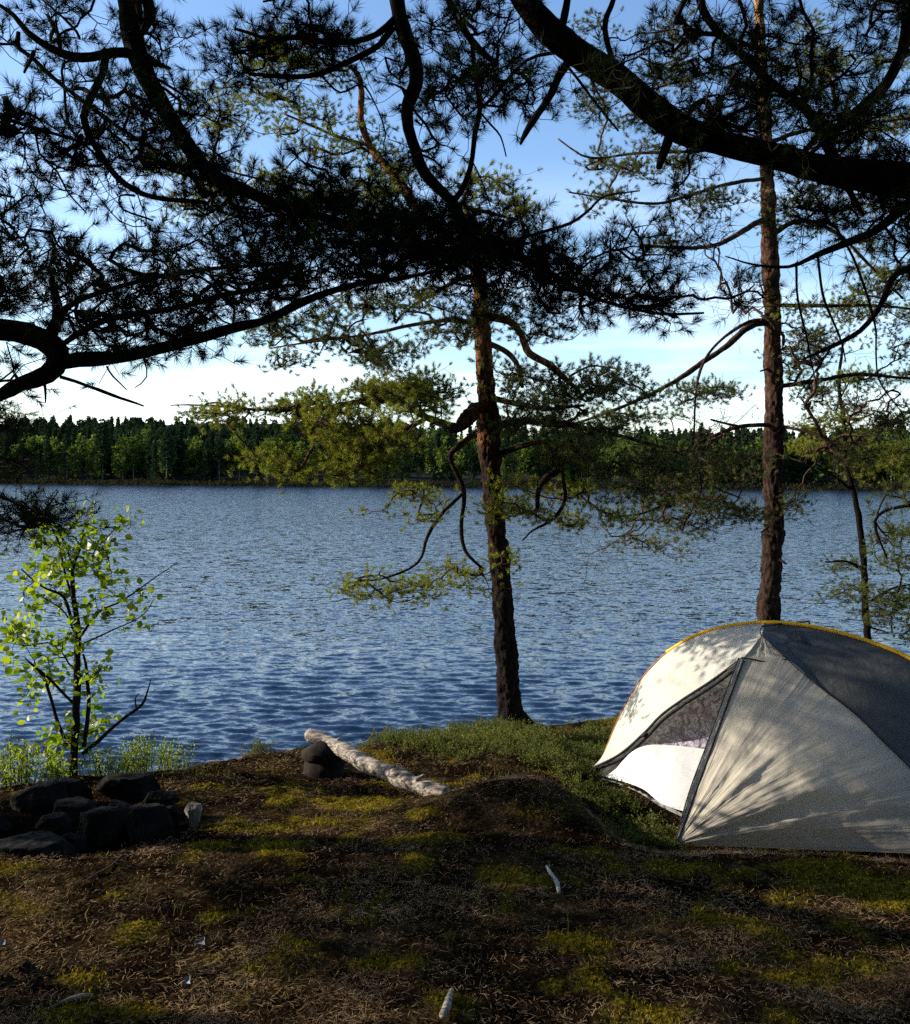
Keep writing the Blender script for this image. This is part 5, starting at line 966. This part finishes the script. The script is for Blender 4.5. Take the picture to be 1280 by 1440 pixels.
arch_px = [(846, 1066, 6.7), (862, 1030, 6.67), (885, 982, 6.62), (908, 948, 6.55), (938, 918, 6.45), (975, 896, 6.35), (1020, 882, 6.25), (1075, 876, 6.15), (1130, 880, 6.03), (1190, 893, 5.92), (1240, 909, 5.82), (1280, 927, 5.74), (1320, 958, 5.65), (1352, 1005, 5.56), (1372, 1065, 5.48), (1384, 1130, 5.42)]
ARCH = np.array([P(*a_) for a_ in arch_px]); ARCH[0, 2] = gz(ARCH[0, 0], ARCH[0, 1]); ARCH = np.vstack([ARCH, [ARCH[-1, 0]+.01, ARCH[-1, 1]-.01, gz(ARCH[-1, 0], ARCH[-1, 1])]])
tb = np.array([2.0, 5.9, gz(2.0, 5.9)])
tent = thing('tent', tb, 'silver grey single arch tent with yellow pole sleeve and its door open', 'tent')
pk = 7
L0 = P(824, 1096, 6.05); L0[2] = gz(L0[0], L0[1])+.02
Dz = P(1045, 925, 5.75); K0 = P(1071, 894, 5.85); K1 = P(1106, 927, 5.72); S0 = P(949, 1196, 4.98); S0[2] = max(S0[2], gz(S0[0], S0[1])+.01)
Rr = P(1388, 1200, 4.9); Rr[2] = gz(Rr[0], Rr[1])+.02
door_edge = [P(1045, 925, 5.75), P(1000, 958, 5.82), P(960, 984, 5.88), P(930, 1006, 5.92), P(905, 1032, 5.96), P(870, 1062, 6.0), L0]
panel('left_panel', ARCH[:pk+1], [L0]+door_edge[::-1][1:]+[K0], M_fly2, tent, sag=-.02, seed=1, fr=12, wr=.011, label='brightly sunlit left roof panel')
panel('peak_patch', [K0, K0+[.002, 0, 0]], [Dz, K1], M_fly, tent, 30, 30, wr=.006, seed=2, fr=6)
seam = [K0+[.01, 0, -.005], K1, P(1150, 965, 5.6), P(1200, 1003, 5.45), P(1240, 1042, 5.3), P(1290, 1092, 5.15), Rr]
seamV = [K1, P(1150, 965, 5.6), P(1200, 1003, 5.45), P(1240, 1042, 5.3), P(1290, 1092, 5.15), Rr]
slit = [Dz*(1-t_)+S0*t_ for t_ in (0, .25, .5, .75, 1)]
panel('vestibule_panel', [Dz]+seamV, [S0, S0+[.004, 0, 0]], M_fly, tent, 150, 90, sag=-.085, seed=4, fr=11, wr=.016, label='front vestibule panel with radiating creases')
panel('right_panel', ARCH[pk:], seam, M_shade_fly, tent, sag=-.02, seed=6, fr=10, wr=.005, label='right roof panel with shade put into its colour')
# lower hem between stake and right corner
hem = [S0, P(1060, 1197, 4.93), P(1180, 1197, 4.9), P(1300, 1200, 4.88), Rr]
rod('pole', ARCH, .0085, M_bronze, tent, 10); rod('pole_sleeve', ARCH[4:-4]+np.array([0, 0, .004]), .0135, M_pole, tent, 10)
rod('door_zip', np.array(door_edge), .009, M_tape, tent); rod('rolled_door', np.array([p_+np.array([.012, -.012, -.022]) for p_ in door_edge[:-1]]+[L0+[.03, -.01, .01]]), .013, M_tape, tent)
rod('front_zip', np.array(slit)+np.array([.004, -.012, 0]), .006, M_tape, tent)
sl2 = [p_+np.array([-.028, -.004, 0]) for p_ in slit[:-1]]+[S0]
panel('door_flap', slit, sl2, M_fly2, tent, 60, 8, wr=.003, seed=7)
rod('flap_edge', np.array(sl2)+np.array([-.002, -.006, 0]), .0035, M_tape, tent)
rod('seam_tape', np.array(seam)+np.array([0, -.006, .004]), .0035, M_tape, tent)
rod('seam_tape', np.array([P(1114, 884, 6.0), P(1125, 900, 5.9), P(1165, 925, 5.82), P(1220, 955, 5.7), P(1290, 990, 5.5)])+np.array([0, -.02, .01]), .006, M_tape, tent)
rod('ridge_strut', [P(1072, 881, 5.92), P(1100, 877, 6.1), P(1138, 874, 6.4)], .006, M_tape, tent); rod('strut_end', [P(1138, 874, 6.4), P(1139, 879, 6.41)], .005, M_tape, tent); rod('guy_loop', [P(1072, 881, 5.92), P(1069, 888, 5.88), K0], .0035, M_tape, tent)
rod('patch_seam', [Dz, P(1058, 927, 5.73), P(1072, 930, 5.72), P(1090, 930, 5.72), K1], .004, M_tape, tent)
for q in (S0, L0): rod('stake', [q+[0, 0, .03], q+[-.01, -.03, -.05]], .006, M_tape, tent)
for q in (P(905, 1032, 5.96), P(998, 1075, 5.3)): rod('toggle', [q+[-.01, -.015, -.01], q+[.015, -.02, .01]], .008, M_tape, tent)
# rear side, mirrored across the arch plane
ax = unit(ARCH[-1]-ARCH[0]); ax[2] = 0; ax = unit(ax); nrm = np.array([-ax[1], ax[0], 0]); nrm = nrm if nrm[1] > 0 else -nrm
def mir(p_):
    p_ = np.asarray(p_, float); d = (p_[..., :2]-ARCH[0, :2])@nrm[:2]; o_ = p_.copy(); o_ = o_-2*d[..., None]*nrm if p_.ndim > 1 else p_-2*d*nrm
    return o_
L0m, K0m, S0m, R0m = mir(L0), mir(K0), mir(S0), mir(Rr)
for q in (L0m, S0m, R0m): q[2] = gz(q[0], q[1])+.02
panel('rear_left_panel', ARCH[:pk+1], [L0m, (L0m+K0m)/2+[0, 0, .12], K0m], M_fly2, tent, seed=11); panel('rear_right_panel', ARCH[pk:], [K0m, (K0m+R0m)/2+[0, 0, .12], R0m], M_shade_fly, tent, seed=12)
panel('rear_vestibule_panel', [K0m, (K0m+R0m)/2+[0, 0, .12], R0m], [K0m, (K0m+S0m)/2, S0m], M_fly, tent, seed=13); panel('rear_door', [K0m, (K0m+L0m)/2+[0, 0, .12], L0m], [K0m, (K0m+S0m)/2, S0m], M_fly, tent, seed=14)
# inner tent: white wall, mesh above it, floor
W0 = P(838, 1092, 6.08); W0[2] = gz(W0[0], W0[1])+.015; W1 = P(900, 1122, 5.75); W1[2] = gz(W1[0], W1[1])+.015; W2 = P(962, 1146, 5.46); W2[2] = gz(W2[0], W2[1])+.015; W3 = np.array([2.3, 5.2, gz(2.3, 5.2)+.015])
T0 = P(842, 1090, 6.12); T1 = P(888, 1052, 5.98); T2 = P(940, 1048, 5.9); T3 = P(1010, 1056, 5.78); T4 = np.array([2.3, 5.45, T3[2]])
panel('inner_wall', [W0, W1, W2, W3], [T0, T1, T2, T3, T4], M_inner, tent, 60, 30, seed=21, wr=.004, label='white blown-out inner wall seen through the door')
panel('mesh_wall', [T0, T1, T2, T3, T4], [P(846, 1080, 6.25), P(905, 1030, 6.12), P(960, 995, 6.08), P(1030, 960, 6.0), ARCH[pk]+[.25, -.15, -.1]], M_mesh, tent, 60, 30, seed=22, wr=.006)
panel('floor', [W0, W1, W2, W3], [L0m+[.1, -.1, 0], (L0m*.6+R0m*.4)+[0, -.1, .02], (L0m*.3+R0m*.7)+[0, -.1, .02], R0m+[-.1, -.1, 0]], M_inner, tent, 30, 30, seed=23)
hm = [P(836, 1098, 6.03), P(868, 1104, 5.9), P(900, 1118, 5.72), P(930, 1134, 5.55), P(962, 1150, 5.42)]
panel('floor_hem', [q+[0, 0, .02] for q in hm], [np.array([q[0]-.02, q[1]-.035, gz(q[0], q[1])+.012]) for q in hm], M_fly2, tent, 60, 6, wr=.01, fr=30, seed=24, label='crinkled silvery hem along the floor')
# clean helper properties
for o in bpy.data.objects:
    if '_o' in o.keys(): del o['_o']
